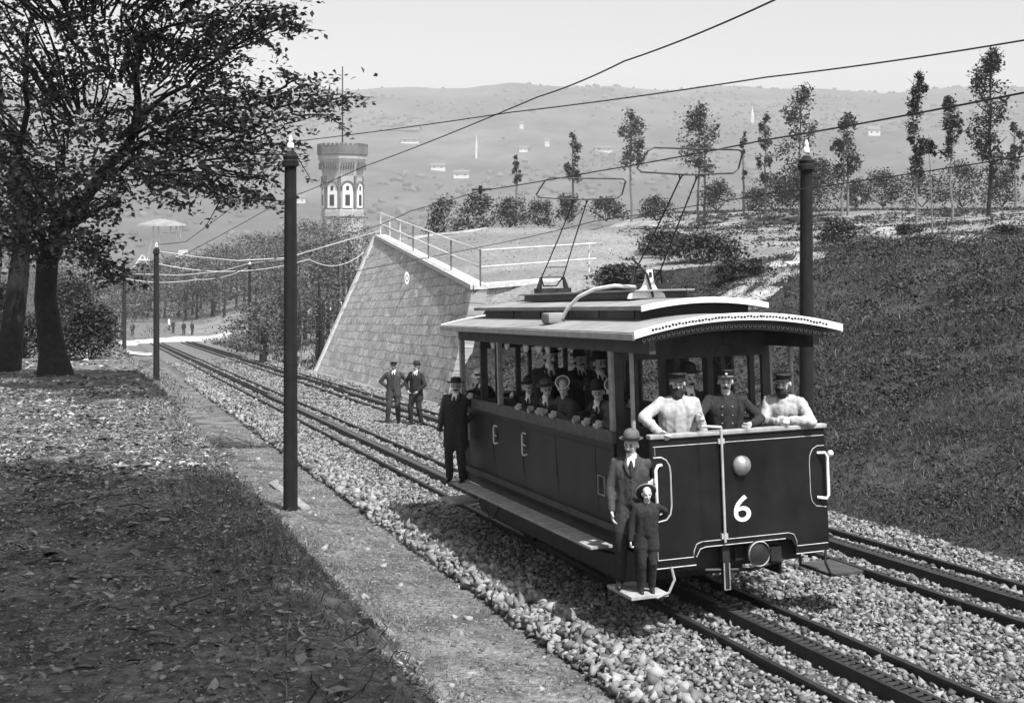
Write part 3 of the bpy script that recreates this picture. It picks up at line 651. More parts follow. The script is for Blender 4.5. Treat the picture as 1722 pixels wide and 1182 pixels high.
def shrub(px, by, w, h, label, n=500, D=None, lean_=0.0, tall=1.0, ls=1.0):
    p = hit(px, by) if D is None else at(px, by, D); D = p.y; w = w/F*D; h = h/F*D
    e = empty('shrub', p); tag(e, label, 'shrub', 'shrubs along the meadow edge')
    mb = MB()
    for k in range(7):
        a = random.uniform(0, 6.28); limb(mb, (0, 0, -.2), (w*.35*math.cos(a)+lean_*h, w*.35*math.sin(a), h*random.uniform(.3, .5)), .02+.0002*D, .008, .15, 3)
    mb.build('stems', M['bark'], e)
    C = []
    for k in range(max(14, n//6)):
        a = random.uniform(0, 6.28); u = random.random()**.7; q = w*.45*math.sqrt(random.random())*math.sqrt(max(.05, 1-u*u*.85)); z = h*u*.92
        C.append(np.array([q*math.cos(a)+lean_*z, q*math.sin(a)*.8, z])+RNG.normal(size=(30, 3))*np.array([w*.075, w*.075, h*.09]))
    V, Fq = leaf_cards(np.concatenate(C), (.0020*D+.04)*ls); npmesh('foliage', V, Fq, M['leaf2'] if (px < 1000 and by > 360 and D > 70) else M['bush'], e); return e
for a in ((730, 396, 60, 62, 'wispy leaning shrub left of the railing corner', 260, 74, .35), (790, 392, 75, 66, 'dark bushy shrub leaning right above the railing', 420, 78, .3),
          (850, 384, 80, 52, 'spreading shrub beside the thinnest tree', 380, 88, .25), (905, 376, 60, 40, 'low dark shrub between two thin trees', 260, 95, .1),
          (957, 370, 58, 42, 'round shrub at the foot of the squared tree', 260, 98, 0), (1020, 368, 70, 36, 'low shrub left of the bent bushy tree', 260, 100, 0),
          (1105, 368, 70, 40, 'low shrub right of the bent bushy tree', 260, 100, 0), (1205, 352, 70, 50, 'rounded dark shrub behind the two-stemmed bushy tree', 320, 108, 0),
          (1365, 352, 120, 84, 'large dark round shrub behind the pole', 1000, 98, 0), (1305, 352, 90, 60, 'dark round shrub left of the large one by the pole', 420, 102, 0),
          (1485, 345, 95, 58, 'dark round shrub at the meadow edge right of the pole', 420, 112, 0), (1440, 345, 56, 42, 'small dark shrub beside the two-stemmed dense tree', 240, 110, 0),
          (1550, 345, 85, 55, 'dark shrub behind the tall narrow tree', 300, 115, 0), (1618, 345, 95, 70, 'dark shrub behind the medium dark tree', 480, 112, 0),
          (1685, 345, 70, 62, 'dark shrub right of the tallest tree', 400, 108, 0), (1270, 352, 60, 34, 'low shrub behind the thin split tree', 220, 110, 0)):
    shrub(a[0], a[1], a[2], a[3], a[4], a[5], D=a[6], lean_=a[7])
for a in ((1115, 424, 110, 34, 'wide dark shrub on the slope behind the bow collectors', 600, 0), (1180, 440, 170, 44, 'rough dark thicket on the bank behind the front bow collector', 900, 0), (1050, 478, 120, 26, 'low rough growth along the wall top right of the railing', 500, 0),
          (1410, 408, 70, 38, 'dark shrub beside the pole at the top of the bank', 380, 0), (1530, 394, 60, 16, 'flat dark shrub at the foot of the tall narrow tree', 220, 0), (1250, 470, 120, 34, 'rough shrub beside the worn trail', 500, 0), (1690, 392, 60, 12, 'flat dark shrub between the gravel footpaths', 200, 0)):
    shrub(a[0], a[1], a[2], a[3], a[4], a[5])

for a in ((150, 566, 110, 90, 'shaded bush right of the great tree trunk', 900, 40), (40, 575, 90, 70, 'shaded bush between the two great trunks', 700, 42), (120, 480, 120, 110, 'tall pale green bush behind the great tree', 1200, 62), (175, 535, 60, 60, 'leafy bush at the edge of the path before the lane', 500, 58), (-10, 560, 100, 120, 'tall bush cut by the left edge behind the trunks', 900, 46)):
    shrub(a[0], a[1], a[2], a[3], a[4], a[5], D=a[6]).location.z = float(zxy((a[0]-CX)/F*a[6], a[6]))
# woods at the foot of the slope: one mass
C, SZ = [], []
def woodtree(p, h, w, n):
    for k in range(max(6, n//22)):
        a = random.uniform(0, 6.28); u = random.random()**.8; q = w*.5*math.sqrt(random.random())*math.sqrt(max(.08, 1-(u*1.5-.55)**2)); z = h*(.08+.92*u)
        C.append(np.array([p[0]+q*math.cos(a), p[1]+q*math.sin(a), p[2]+z])+RNG.normal(size=(40, 3))*np.array([w*.09, w*.09, h*.045])); SZ.append(np.full(40, .10+.0014*p[1]))
tk = MB()
def wood(px, by, ty, D, w, n=420):
    x = (px-CX)/F*D; zb = float(zxy(x, D)); zt_ = (HY-ty)/F*D; woodtree((x, D, zb), max(3, zt_-zb), w, n); tk.tube([(x, D, zb-.5), (x+.1, D, zb+(zt_-zb)*.7)], [.2, .08], 6)
for i in range(34):
    px = 205+i*11.5+random.uniform(-8, 8); top = np.interp(px, [190, 260, 330, 400, 470, 520, 560, 620], [462, 440, 420, 403, 386, 374, 364, 360])
    wood(px, 0, top+random.uniform(0, 14), random.uniform(165, 215), random.uniform(9, 13), 560)
for i in range(22):
    px = 210+i*14+random.uniform(-8, 8); top = np.interp(px, [190, 300, 400, 520], [500, 470, 440, 420]); wood(px, 0, top+random.uniform(-6, 18), random.uniform(148, 165), random.uniform(6, 9), 380)
for i in range(46):
    px = 430+random.random()*175; D = random.uniform(70, 125); top = np.interp(px, [400, 470, 540, 610], [515, 450, 405, 368])+random.uniform(0, 70); wood(px, 0, top, D, random.uniform(4, 6), 300)
for i in range(16):
    px = -60+i*17+random.uniform(-10, 10); wood(px, 0, np.interp(px, [0, 120, 200], [330, 410, 490])+random.uniform(0, 30), random.uniform(120, 190), random.uniform(7, 11), 420)
V, Fq = leaf_cards(np.concatenate(C), np.concatenate(SZ)); o = npmesh('woods', V, Fq, M['leaf3']); tag(o, 'dense dark wood at the foot of the slope, reading as one mass', 'woods', kind='stuff')
o2 = tk.build('wood_trunks', M['bark'], o)

# the great tree on the left
def cluster(mb, e0, base, cx, cy, rx, ry, D, n, br=True, leafs=None):
    c = at(cx, cy, D); ax = rx/F*D; az = ry/F*D; ay = ax*.9
    ncl = max(4, n//46)
    for k in range(ncl):
        v = RNG.normal(size=3); v /= np.linalg.norm(v); v *= RNG.uniform(.25, 1)**.5
        q = np.array([c.x+v[0]*ax, c.y+v[1]*ay, c.z+v[2]*az]); d = RNG.normal(size=3); d[0] += .9; d[2] = d[2]*.35-.35; d /= np.linalg.norm(d)
        tt = RNG.uniform(-1, 1, 46); L = RNG.uniform(.45, .95); side = np.cross(d, [0, 0, 1]); side /= np.linalg.norm(side)+1e-9
        pts = q+np.outer(tt*L, d)+np.outer(RNG.normal(0, .20, 46)*(1.1-.5*tt), side)+np.outer(RNG.normal(0, .07, 46)-.12*tt**2, [0, 0, 1])
        leafs.append(pts)
        if k % 2 == 0:
            tip = Vector(q+d*L); limb(mb, base.lerp(Vector(q), .45), Vector(q), .03, .018, .12, 3); mb.tube([Vector(q), tip], [.018, .006], 5)
def big_tree(px, by, D, limbs, clusters, trunk, label, group=None, lsize=.15):
    p = at(px, by, D); p.z = float(zxy(p.x, p.y)) if by > 900 else p.z
    e = empty('spreading_tree', p); tag(e, label, 'tree', group); I = Matrix.Translation(p).inverted(); mb = MB()
    for t_ in trunk: mb.tube([at(*q[:2], q[2]) for q in t_], [q[3] for q in t_], 12)
    for a, b, r0, r1 in limbs: limb(mb, at(*a), at(*b), r0, r1, .09, 7)
    L = []
    for (cx, cy, rx, ry, Dd, n, bx, by_) in clusters: cluster(mb, e, at(bx, by_, D), cx, cy, rx, ry, Dd, n, leafs=L)
    mb.build('trunk', M['bark'], e, smooth=True, mtx=I)
    V, Fq = leaf_cards(np.concatenate(L), lsize, up=.5); q = npmesh('crown', V, Fq, M['leaf'], e); q.matrix_local = I; return e
cl = [(50, 60, 110, 100, 28, 2400, 150, 250), (180, 40, 90, 90, 27, 1700, 190, 150), (300, 30, 95, 55, 27, 1400, 260, 150), (400, 20, 80, 50, 26, 900, 300, 120), (455, 55, 45, 35, 26, 260, 330, 110),
      (40, 210, 110, 100, 29, 2400, 110, 300), (150, 170, 80, 80, 28, 1500, 150, 230), (275, 100, 80, 55, 27, 1000, 230, 180), (350, 110, 70, 50, 26, 900, 280, 160),
      (250, 225, 90, 60, 27, 1400, 180, 250), (340, 200, 70, 55, 26.5, 1000, 230, 230), (420, 190, 70, 45, 26, 800, 300, 200), (490, 165, 55, 28, 26, 300, 380, 190), (535, 180, 40, 30, 26, 160, 450, 190),
      (200, 290, 80, 45, 27, 900, 160, 310), (310, 280, 80, 45, 26.5, 900, 200, 290), (400, 265, 70, 45, 26, 800, 280, 270), (460, 240, 45, 45, 26, 400, 350, 240), (290, 325, 45, 32, 26, 350, 220, 300), (385, 325, 50, 26, 26, 300, 320, 290), (440, 335, 30, 16, 26, 90, 390, 300),
      (60, 330, 95, 70, 29, 1700, 90, 380), (150, 370, 70, 60, 28, 1300, 110, 390), (40, 420, 60, 45, 29, 600, 70, 400), (175, 425, 45, 32, 28, 500, 130, 400), (190, 460, 20, 22, 28, 90, 150, 420)]
cl += [(x_, y_, 150, 110, D_, 1500, 150, 100) for x_, y_, D_ in ((60, -90, 27), (250, -110, 26), (60, -260, 26), (280, -270, 25), (160, -180, 22), (-40, -140, 22), (330, -180, 22), (60, -330, 21), (260, -380, 21), (420, -150, 24), (480, -230, 21), (380, -260, 19), (430, -330, 18))]
cl = [(a_, b_, c_, d_, e_, int(f_*.9), g_, h_) for a_, b_, c_, d_, e_, f_, g_, h_ in cl]+[(110, 300, 70, 50, 28, 700, 110, 380), (30, 380, 60, 50, 30, 700, 70, 420), (475, 25, 30, 30, 26, 130, 400, 40), (520, 130, 40, 18, 26, 60, 440, 170), (560, 165, 35, 14, 26, 50, 480, 190)]
lm = [((95, 420, 29.5), (230, 190, 28), .17, .08), ((230, 190, 28), (240, 30, 27.5), .10, .04), ((110, 350, 29), (260, 240, 27.5), .12, .05), ((260, 240, 27.5), (420, 240, 26), .05, .02), ((200, 230, 28), (350, 110, 26.5), .09, .03),
      ((350, 110, 26.5), (440, 40, 26), .04, .015), ((80, 430, 29.5), (30, 250, 29), .16, .07), ((30, 250, 29), (60, 20, 28.5), .08, .04), ((110, 380, 29), (200, 340, 28), .10, .03), ((420, 235, 26), (540, 190, 26), .022, .007), ((240, 60, 27.5), (380, 20, 26), .05, .02), ((260, 250, 27.5), (380, 320, 26), .03, .01)]
big_tree(88, 612, 30, lm, cl, [[(94, 640, 30, .48), (88, 590, 30, .33), (76, 500, 30, .27), (80, 440, 29.8, .26), (98, 400, 29.5, .25), (110, 350, 29, .22)]], 'great dark spreading tree with trailing branches over the path')
e = big_tree(22, 612, 33, [((38, 400, 33), (20, 200, 33), .2, .1), ((38, 400, 33), (90, 300, 33), .12, .06)], [(0, 330, 90, 80, 33, 1300, 40, 400), (-40, 200, 90, 120, 33, 1500, 20, 300)], [[(12, 640, 33, .36), (20, 560, 33, .31), (32, 460, 33, .27), (38, 400, 33, .22)]], 'straighter dark tree trunk at the left edge beside the great tree')
# a neighbour of theirs beside the camera: its crown is unseen, shaped to shade only the near path
p = Vector((-5.2, 1.2, 0)); p.z = float(zxy(p.x, p.y))
e = empty('overhanging_tree', p); tag(e, 'near tree beside the path whose wide crown shades the foreground', 'tree'); I = Matrix.Translation(p).inverted(); mb = MB()
mb.tube([p+Vector((0, 0, -.3)), p+Vector((.1, .1, 2)), p+Vector((.3, .3, 4.5)), p+Vector((.9, .8, 7))], [.45, .36, .3, .2], 12)
L = []
for k in range(2300):
    a = random.uniform(0, 6.28); q = math.sqrt(random.random()); c = np.array([-.8+q*6.2*math.cos(a), 2.0+q*6.0*math.sin(a), 6.8+random.uniform(-1.2, 1.8)*(1-.45*q)])
    if c[1]+.35*c[0] > 7.0+.5*math.sin(c[0]*2.1): continue
    hh_ = c[2]+2.0; ts_ = float(st(c[0]-.32*hh_, c[1]+.46*hh_)[1])
    if ts_ > -4.9+.45*math.sin(c[1]*1.7)+random.gauss(0, .3): continue
    L.append(c+RNG.normal(size=(46, 3))*np.array([.42, .42, .14]))
    if k % 6 == 0: limb(mb, p+Vector((.5, .5, 5+random.random()*1.5)), Vector(c), .05, .012, .08, 4)
mb.build('trunk', M['bark'], e, smooth=True, mtx=I); V, Fq = leaf_cards(np.concatenate(L), .21, up=.9); q = npmesh('crown', V, Fq, M['leaf'], e); q.matrix_local = I

# ---------------------------------------------------------------- far buildings
D = 255.0; c = at(576, 372, D); c.z -= 5
te = empty('lookout_tower', c); tag(te, 'eight-sided brick lookout tower with arched windows, battlements and a flagpole', 'tower'); u = D/F
Rt = 34*u; zz = lambda y: (HY-y)/F*D-c.z
MB().lathe([(Rt*1.0, -6), (Rt, zz(366)), (Rt*1.06, zz(364)), (Rt*1.06, zz(354)), (Rt, zz(352)), (Rt, zz(296)), (Rt*1.03, zz(286)), (Rt*1.10, zz(276)), (Rt*1.20, zz(268)), (Rt*1.20, zz(262))], 8).build('shaft', M['brickpale'], te)
cr = MB().lathe([(Rt*1.20, zz(262)), (Rt*1.26, zz(261)), (Rt*1.26, zz(246)), (Rt*1.12, zz(246)), (Rt*1.12, zz(256))], 8).build('parapet', M['brick'], te)
for k in range(8):
    a = 2*math.pi*(k+.5)/8; rot = Matrix.Rotation(a, 3, 'Z'); ap = Rt*math.cos(math.pi/8)
    for q_ in (-.36, -.12, .12, .36): MB().box(rot @ Vector((ap*1.22, q_*Rt, zz(244.6))), (Rt*.10, Rt*.13, 3.6*u), rot).build('merlon', M['brick'], cr)
    arch = [Vector((0, y_*u, z_)) for y_, z_ in [(-8.5, zz(350)), (8.5, zz(350)), (8.5, zz(316))]+[(8.5*math.cos(x_), zz(316)+8.5*u*math.sin(x_)) for x_ in np.linspace(.3, 2.84, 7)]+[(-8.5, zz(316))]]
    f = MB().prism([rot @ (p_+Vector((ap-.05, 0, 0))) for p_ in arch], rot @ Vector((.35, 0, 0))).build('window', M['white'], te)
    MB().box(rot @ Vector((ap+.33, 0, zz(337))), (.1, 8.0*u, 18*u), rot).build('pane', M['glassd'], f)
    MB().box(rot @ Vector((ap+.33, 0, zz(317))), (.1, 5.0*u, 7*u), rot).build('pane', M['glassd'], f)
    MB().tube([rot @ (Vector((ap+.3, 10*u*math.cos(x_), zz(316)+10*u*math.sin(x_)))) for x_ in np.linspace(0, 3.14, 11)], .25, 5).build('arch', M['brick'], f)
    for q_ in (-.30, -.18, -.06, .06, .18, .30): MB().box(rot @ Vector((ap*1.10, q_*Rt, zz(280))), (.9, 1.7*u, 11*u), rot).build('corbel', M['brick'], te)
    a2 = 2*math.pi*k/8; rot = Matrix.Rotation(a2, 3, 'Z'); MB().box(rot @ Vector((Rt-.15, 0, zz(324))), (.7, 4.2*u, 54*u), rot).build('buttress', M['brick'], te)
MB().tube([(0, 0, zz(262)), (0, 0, zz(112))], [.2, .13], 6).build('flagpole', M['iron'], te)

D = 300.0; u = D/F; c = at(272, 460, D); pe = empty('pavilion', c); tag(pe, 'open pale pavilion with a wide low roof on tall posts', 'pavilion'); zz = lambda y: (HY-y)/F*D-c.z; xx = lambda x: (x-272)*u
MB().lathe([(xx(272+42), zz(380)), (xx(272+40), zz(377)), (xx(272+20), zz(371)), (.4, zz(368))], 12, sy=.8).build('roof', M['roofp'], pe)
for x0, x1 in ((258, 259), (266, 270), (287, 287), (297, 296), (304, 303)):
    MB().tube([(xx(x1), 0, zz(445 if x0 < 280 else 400)), (xx(x0), 0, zz(379))], 1.5*u, 6).build('post', M['white'], pe)
MB().box((xx(290), 2, zz(428)), (44*u, 6*u, 14*u)).build('base_wall', M['hwall'], pe); MB().box((xx(288), 1, zz(392)), (34*u, 4*u, 2*u)).build('beam', M['white'], pe)
for a, b in (((258, 400), (250, 438)), ((262, 400), (268, 415)), ((242, 428), (224, 455)), ((243, 428), (256, 462)), ((254, 438), (234, 437))):
    MB().tube([(xx(a[0]), -1, zz(a[1])), (xx(b[0]), -1, zz(b[1]))], 1.6*u, 6).build('strut', M['white'], pe)

def house(px, py, w, h, D, label, roof='hroof', spire=False):
    Dk = np.arange(650, 2480, 4.0); zk = zfar((px-CX)/F*Dk, Dk); kk = np.nonzero((HY-py)/F*Dk < zk)[0]; D = float(Dk[kk[0]]) if len(kk) else D
    u = D/F; c = at(px, py, D); zg = float(zfar(c.x, c.y)); c.z = zg; e = empty('spire' if spire else 'house', c); tag(e, label, 'church spire' if spire else 'house', None if spire else 'houses on the far hillside')
    c0 = zg-c.z-3
    if spire:
        MB().box((0, 0, (c0+h*u*.4)/2), (w*u, w*u, h*u*.4-c0)).build('wall', M['hwall'], e); MB().lathe([(w*u*.7, h*u*.4), (.1, h*u)], 8).build('roof', M['hwall'], e); return
    MB().box((0, 0, (c0+h*u)/2), (w*u, w*u*.8, h*u-c0)).build('wall', M['hwall'], e)
    x, y, z = w*u*.56, w*u*.48, h*u
    MB().add([(-x, -y, z), (x, -y, z), (x, y, z), (-x, y, z), (-x*.9, 0, z+h*u*.7), (x*.9, 0, z+h*u*.7)], [(0, 1, 5, 4), (2, 3, 4, 5), (1, 2, 5), (3, 0, 4), (0, 3, 2, 1)]).build('roof', M[roof], e)
    for k in (-.25, .25): MB().box((k*w*u, -w*u*.4, h*u*.45), (w*u*.14, .3, h*u*.3)).build('window', M['glassd'], e)
for a in ((877, 217, 7, 7, 1500, 'tiny white house high on the hillside above the middle trees'), (920, 246, 8, 8, 1300, 'white house left of the squared tree on the hillside'), (737, 285, 24, 6, 1000, 'long pale house with a dark roof above the railing'), (776, 298, 26, 7, 950, 'pale house lowest on the slope above the railing'),
          (1468, 228, 20, 9, 1400, 'white farmhouse on the hillside right of the pole'), (675, 217, 60, 3, 1500, 'long low pale building on the upper hillside above the tower'), (505, 341, 18, 8, 700, 'pale house just left of the brick tower'), (880, 256, 14, 5, 1250, 'small pale house in the fields left of the middle'), (1015, 255, 30, 5, 1200, 'pair of joined pale houses behind the bent bushy tree'), (690, 240, 30, 4, 1300, 'low pale shed on the slope right of the tower')):
    house(*a)
house(1265, 207, 4, 28, 1200, 'thin pale church spire on the hillside', spire=True)
house(801, 268, 3, 40, 900, 'tall thin pale mast on the slope above the railing', spire=True)

# tree clumps on the hillsides, far too many to count
n_ = 9000; a_ = RNG.uniform(-.75, .75, n_); r_ = 750+1850*RNG.uniform(0, 1, n_)**.8; x_ = r_*np.sin(a_); y_ = r_*np.cos(a_); k_ = (fbm(x_, y_, .006, 3)+.5*fbm(x_, y_, .017, 7)+RNG.normal(0, .25, n_)) > .02
x_, y_, r_ = x_[k_], y_[k_], r_[k_]; V, Fq = stones(np.stack([x_, y_, zfar(x_, y_)+1.5], -1), RNG.uniform(2.5, 6.0, len(x_)), .8, True); o = npmesh('hillside_trees', V, Fq, M['leaf3']); tag(o, 'dark clumps of trees and hedges dotted over the far hillside', 'far trees', kind='stuff')
# the air over the valley
hz = MB().box((150, 1800, 185), (4200, 3700, 520)).build('haze', bpy.data.materials.new('haze_air')); hm = hz.data.materials[0]; hm.use_nodes = True
n = hm.node_tree.nodes; n.clear(); pv = n.new('ShaderNodeVolumePrincipled'); ou = n.new('ShaderNodeOutputMaterial'); hm.node_tree.links.new(pv.outputs[0], ou.inputs['Volume'])
pv.inputs['Color'].default_value = (1, 1, 1, 1); pv.inputs['Density'].default_value = .00036; pv.inputs['Anisotropy'].default_value = -.1
tag(hz, 'thin pale summer haze filling the valley', 'haze', kind='stuff')

# ---------------------------------------------------------------- the tram
PH = math.atan(GR); cp, sp = math.cos(PH), math.sin(PH)
TM = Matrix(((CS, -SN*cp, -SN*sp, C0x), (SN, CS*cp, CS*sp, C0y), (0, -sp, cp, float(ztrack(0))), (0, 0, 0, 1)))
TI = TM.inverted()
tr = empty('tram', mtx=TM); tag(tr, 'dark open sided electric tram number 6 with pale roof, full of passengers', 'tram')
P = lambda name, mb, m, par=tr, smooth=False: mb.build(name, m, par, smooth)
L0, L1, BH = .95, 6.48, .98
# underframe
mb = MB(); mb.box((0, 3.25, .60), (1.5, 6.2, .2), bev=.01)
for x in (-.55, .55): mb.box((x, 3.25, .47), (.08, 4.2, .2))
mb.box((0, 2.9, .42), (.8, .9, .45), bev=.06); mb.box((0, 4.5, .42), (.8, .8, .4), bev=.06)
for y in (1.95, 4.75): mb.tube([(-.62, y, .38), (.62, y, .38)], .06, 8)
P('underframe', mb, M['iron'])
for x in (-.53, .53):
    for y in (1.95, 4.75):
        Mx = Matrix.Translation((x, y, .38)) @ Matrix.Rotation(R(90), 4, 'Y')
        w = P('wheel', MB().lathe([(.05, -.07), (.36, -.06), (.40, -.055), (.38, .05), (.34, .06), (.33, .03), (.12, .03), (.1, .08), (.04, .09)], 24, Mx), M['iron'], smooth=True)
for x in (-.70, .70):
    for y in (1.95, 4.75): mb = MB().box((x, y, .40), (.14, .26, .24), bev=.02); mb.tube([(x, y-.4, .56), (x, y-.2, .5), (x, y, .53), (x, y+.2, .5), (x, y+.4, .56)], .022, 6); P('axle_box', mb, M['iron'])
P('floor', MB().box((0, 3.24, .80), (1.94, 6.42, .07)), M['wood'])
# side panels with a slight tumblehome, belt rail, posts
def side_sheet(x, ya, yb, z0, z1, th=.03):
    sg_ = 1 if x > 0 else -1; rows = []
    for k in range(7):
        z = z0+(z1-z0)*k/6; xx_ = sg_*(BH-.07*(1-k/6)**2); rows.append([(xx_, ya, z), (xx_, yb, z), (xx_-sg_*th, yb, z), (xx_-sg_*th, ya, z), (xx_, ya, z)])
    mb = MB().grid(rows); mb.add(rows[0][:4], [(0, 1, 2, 3)]); mb.add(rows[-1][:4], [(0, 1, 2, 3)]); return mb
for sg_ in (-1, 1):
    pn = P('side_panel', side_sheet(sg_*BH, L0, L1, .60, 1.70), M['paint_side'])
    mb = MB()
    for k in range(5):
        y = L0+.5+k*1.18; mb.tube([(sg_*(BH-.004), y, 1.64), (sg_*(BH-.012), y, 1.2), (sg_*(BH-.07), y, .66)], .009, 5)
    mb.tube([(sg_*(BH-.002), L0+.1, 1.62), (sg_*(BH-.002), L1-.1, 1.62)], .009, 5); P('beading', mb, M['paint'], pn)
    P('belt_rail', MB().box((sg_*(BH-.015), (L0+L1)/2, 1.77), (.07, L1-L0, .14), bev=.012), M['belt'])
    P('cant_rail', MB().box((sg_*(BH-.03), 3.25, 2.77), (.07, 6.5, .19)), M['wood'])
    for y, w, m_ in ((L0+.03, .09, 'palepost'), (4.71, .06, 'palepost'), (L1-.04, .08, 'palepost')):
        P('window_post', MB().box((sg_*(BH-.03), y, 2.26), (.07, w, .86), bev=.008), M[m_])
    P('platform_post', MB().tube([(sg_*.95, .50, .82), (sg_*.95, .50, 2.85)], .025, 8), M['palepost'])
for x, y, z0, z1, nm in ((-1, 6.12, 1.62, 1.24, 0), (-1, 4.86, 1.55, 1.30, 1), (-1, 3.72, 1.56, 1.27, 1), (1, 4.5, 1.55, 1.3, 1)):
    mb = MB(); xo = x*(BH+.03); xi = x*(BH-.02)
    mb.tube([(xi, y-.06, z0-.02), (xo, y-.03, z0), (xo, y, z0-.03), (xo, y, z1+.03), (xo, y-.03, z1), (xi, y-.06, z1+.02)], .012, 6)
    if nm: mb.tube([(xo, y, (z0+z1)/2), (xo, y-.12, (z0+z1)/2-.01)], .010, 6)
    else: mb.tube([(xo, y-.13, z0), (xo, y-.13, z1), (xo, y, z1)], .011, 6)
    P('grab_handle', mb, M['steel'])
mb = MB(); mb.tube([(-BH-.005, 1.38, 1.32), (-BH-.005, 1.20, 1.32), (-BH-.005, 1.20, 1.12), (-BH-.005, 1.38, 1.12)], .009, 5, closed=True); P('side_plate', mb, M['palepost'])
# bulkheads with openings
for y in (L0, L1-.92):
    mb = MB(); mb.box((-.56, y, 1.34), (.76, .04, 1.02)); mb.box((.56, y, 1.34), (.76, .04, 1.02)); mb.box((0, y, 2.70), (1.9, .04, .26))
    for x, w in ((-.90, .10), (-.70, .05), (-.38, .07), (-.20, .05), (.20, .07), (.36, .06), (.72, .06), (.90, .10)): mb.box((x, y, 2.22), (w, .05, .76))
    mb.box((0, y, 1.83), (1.9, .06, .05)); P('bulkhead', mb, M['wood'])
for sg_ in (-1, 1):
    mb = MB(); mb.box((sg_*.74, 3.26, 1.26), (.40, 4.5, .06), bev=.02); mb.box((sg_*.58, 3.26, 1.05), (.04, 4.5, .38)); P('bench', mb, M['wood'])
# aprons at both ends, cut away in the middle of the lower edge
def apron_poly(y):
    pts = [(-1, 1.84), (1, 1.84), (1, .58), (.60, .58)]
    pts += [(.60, .66), (.56, .73), (.50, .75), (-.46, .75), (-.52, .73), (-.56, .66), (-.56, .58), (-1, .58)]; return [(x, y, z) for x, z in pts]
def tubepath(pts, r, y): return MB().tube([(x, y, z) for x, z in pts], r, 5)
for y, f in ((0, -1), (L1+.02, 1)):
    ap = P('apron', MB().prism(apron_poly(y), (0, .05, 0)), M['paint'])
    yo = y-.004 if f < 0 else y+.054
    if f < 0:
        mb = MB(); mb.tube([(-.985, yo, 1.765), (.985, yo, 1.765)], .005, 5); mb.tube([(-.965, yo, 1.76), (-.965, yo, 1.68)], .0035, 5); mb.tube([(-.965, yo, 1.02), (-.965, yo, .665)], .0035, 5); P('lining', mb, M['lining'], ap)
        low = [(-.965, .665), (-.575, .665), (-.57, .72), (-.54, .785), (-.48, .805), (.52, .805), (.58, .785), (.61, .72), (.615, .665), (.985, .665)]
        P('lining', tubepath(low, .0055, yo), M['lining'], ap)
        edge = [(-.99, .585), (-.55, .585)]; P('lining', tubepath(edge, .007, yo), M['lining'], ap); P('lining', tubepath([(.60, .585), (.99, .585)], .007, yo), M['lining'], ap)
        P('lining', tubepath([(-.545, .66), (-.50, .735), (-.44, .75), (.48, .75)], .006, yo), M['lining'], ap)
        for sg_ in (-1, 1):
            q = [(sg_*.985, 1.66), (sg_*.90, 1.66), (sg_*.845, 1.63), (sg_*.81, 1.57), (sg_*.80, 1.5), (sg_*.80, 1.18), (sg_*.815, 1.10), (sg_*.86, 1.05), (sg_*.985, 1.03)]
            P('handle_recess', tubepath(q, .009 if sg_ < 0 else .005, yo), M['lining'], ap)
            mb = MB(); yb = yo-.05; mb.tube([(sg_*.90, yo, 1.585), (sg_*.96, yb, 1.59), (sg_*.985, yb, 1.55), (sg_*.985, yb, 1.16), (sg_*.96, yb, 1.125), (sg_*.88, yo, 1.135)], .016, 8)
            if sg_ > 0: mb.lathe([(.02, 0), (.032, .02), (.032, .04), (.015, .055)], 10, Matrix.Translation((1.0, yb, 1.58)) @ Matrix.Rotation(R(90), 4, 'Y'))
            P('grab_handle', mb, M['white'], ap, smooth=True)
    P('top_rail', MB().box((0, y+.025, 1.862), (2.04, .10, .045), bev=.015), M['palepost'])
# the 6, drawn as a flat cut letter
cu = bpy.data.curves.new('number', 'FONT'); cu.body = '6'; cu.size = .36; cu.align_x = 'CENTER'; cu.align_y = 'CENTER'; cu.extrude = .003; cu.offset = .002
to = bpy.data.objects.new('number', cu); COL.objects.link(to); bpy.context.view_layer.update()
me = bpy.data.meshes.new_from_object(to.evaluated_get(bpy.context.evaluated_depsgraph_get())); bpy.data.objects.remove(to)
zs = [v.co.y for v in me.vertices]; xs = [v.co.x for v in me.vertices]; hh = max(zs)-min(zs); ww = max(xs)-min(xs)
for v in me.vertices: v.co = Vector(((v.co.x-(max(xs)+min(xs))/2)*.195/ww, v.co.y-(max(zs)+min(zs))/2, v.co.z)); v.co.y *= .262/hh
me.materials.clear(); me.materials.append(M['white']); no = bpy.data.objects.new('number', me); COL.objects.link(no); no.parent = tr
no.matrix_local = Matrix.Translation((-.01, -.006, 1.094)) @ Matrix.Rotation(R(90), 4, 'X')
Mh = Matrix.Translation((.0, -.002, 1.52)) @ Matrix.Rotation(R(90), 4, 'X')
lp = P('headlamp', MB().lathe([(.10, 0), (.102, .02), (.092, .035), (.075, .055), (.045, .072), (.01, .08)], 20, Mh), M['brass'], smooth=True)
mb = MB(); mb.tube([(-.23, -.03, .78), (-.23, -.03, 1.92)], .014, 8); mb.tube([(-.23, -.03, 1.92), (-.48, -.03, 1.945)], .015, 8); mb.tube([(-.48, -.03, 1.93), (-.48, -.03, 1.99)], .012, 8); mb.lathe([(.02, 1.99), (.03, 2.0), (.028, 2.06), (.012, 2.075)], 10, Matrix.Translation((-.48, -.03, 0)))
for z in (.84, 1.78): mb.box((-.23, -.015, z), (.07, .03, .05))
P('brake_crank', mb, M['steel'], smooth=True)
mb = MB(); Mb_ = Matrix.Translation((.10, .08, .655)) @ Matrix.Rotation(R(90), 4, 'X'); mb.lathe([(.05, 0), (.05, .14), (.12, .15), (.125, .19), (.06, .21)], 20, Mb_); bf = P('buffer', mb, M['iron'], smooth=True)
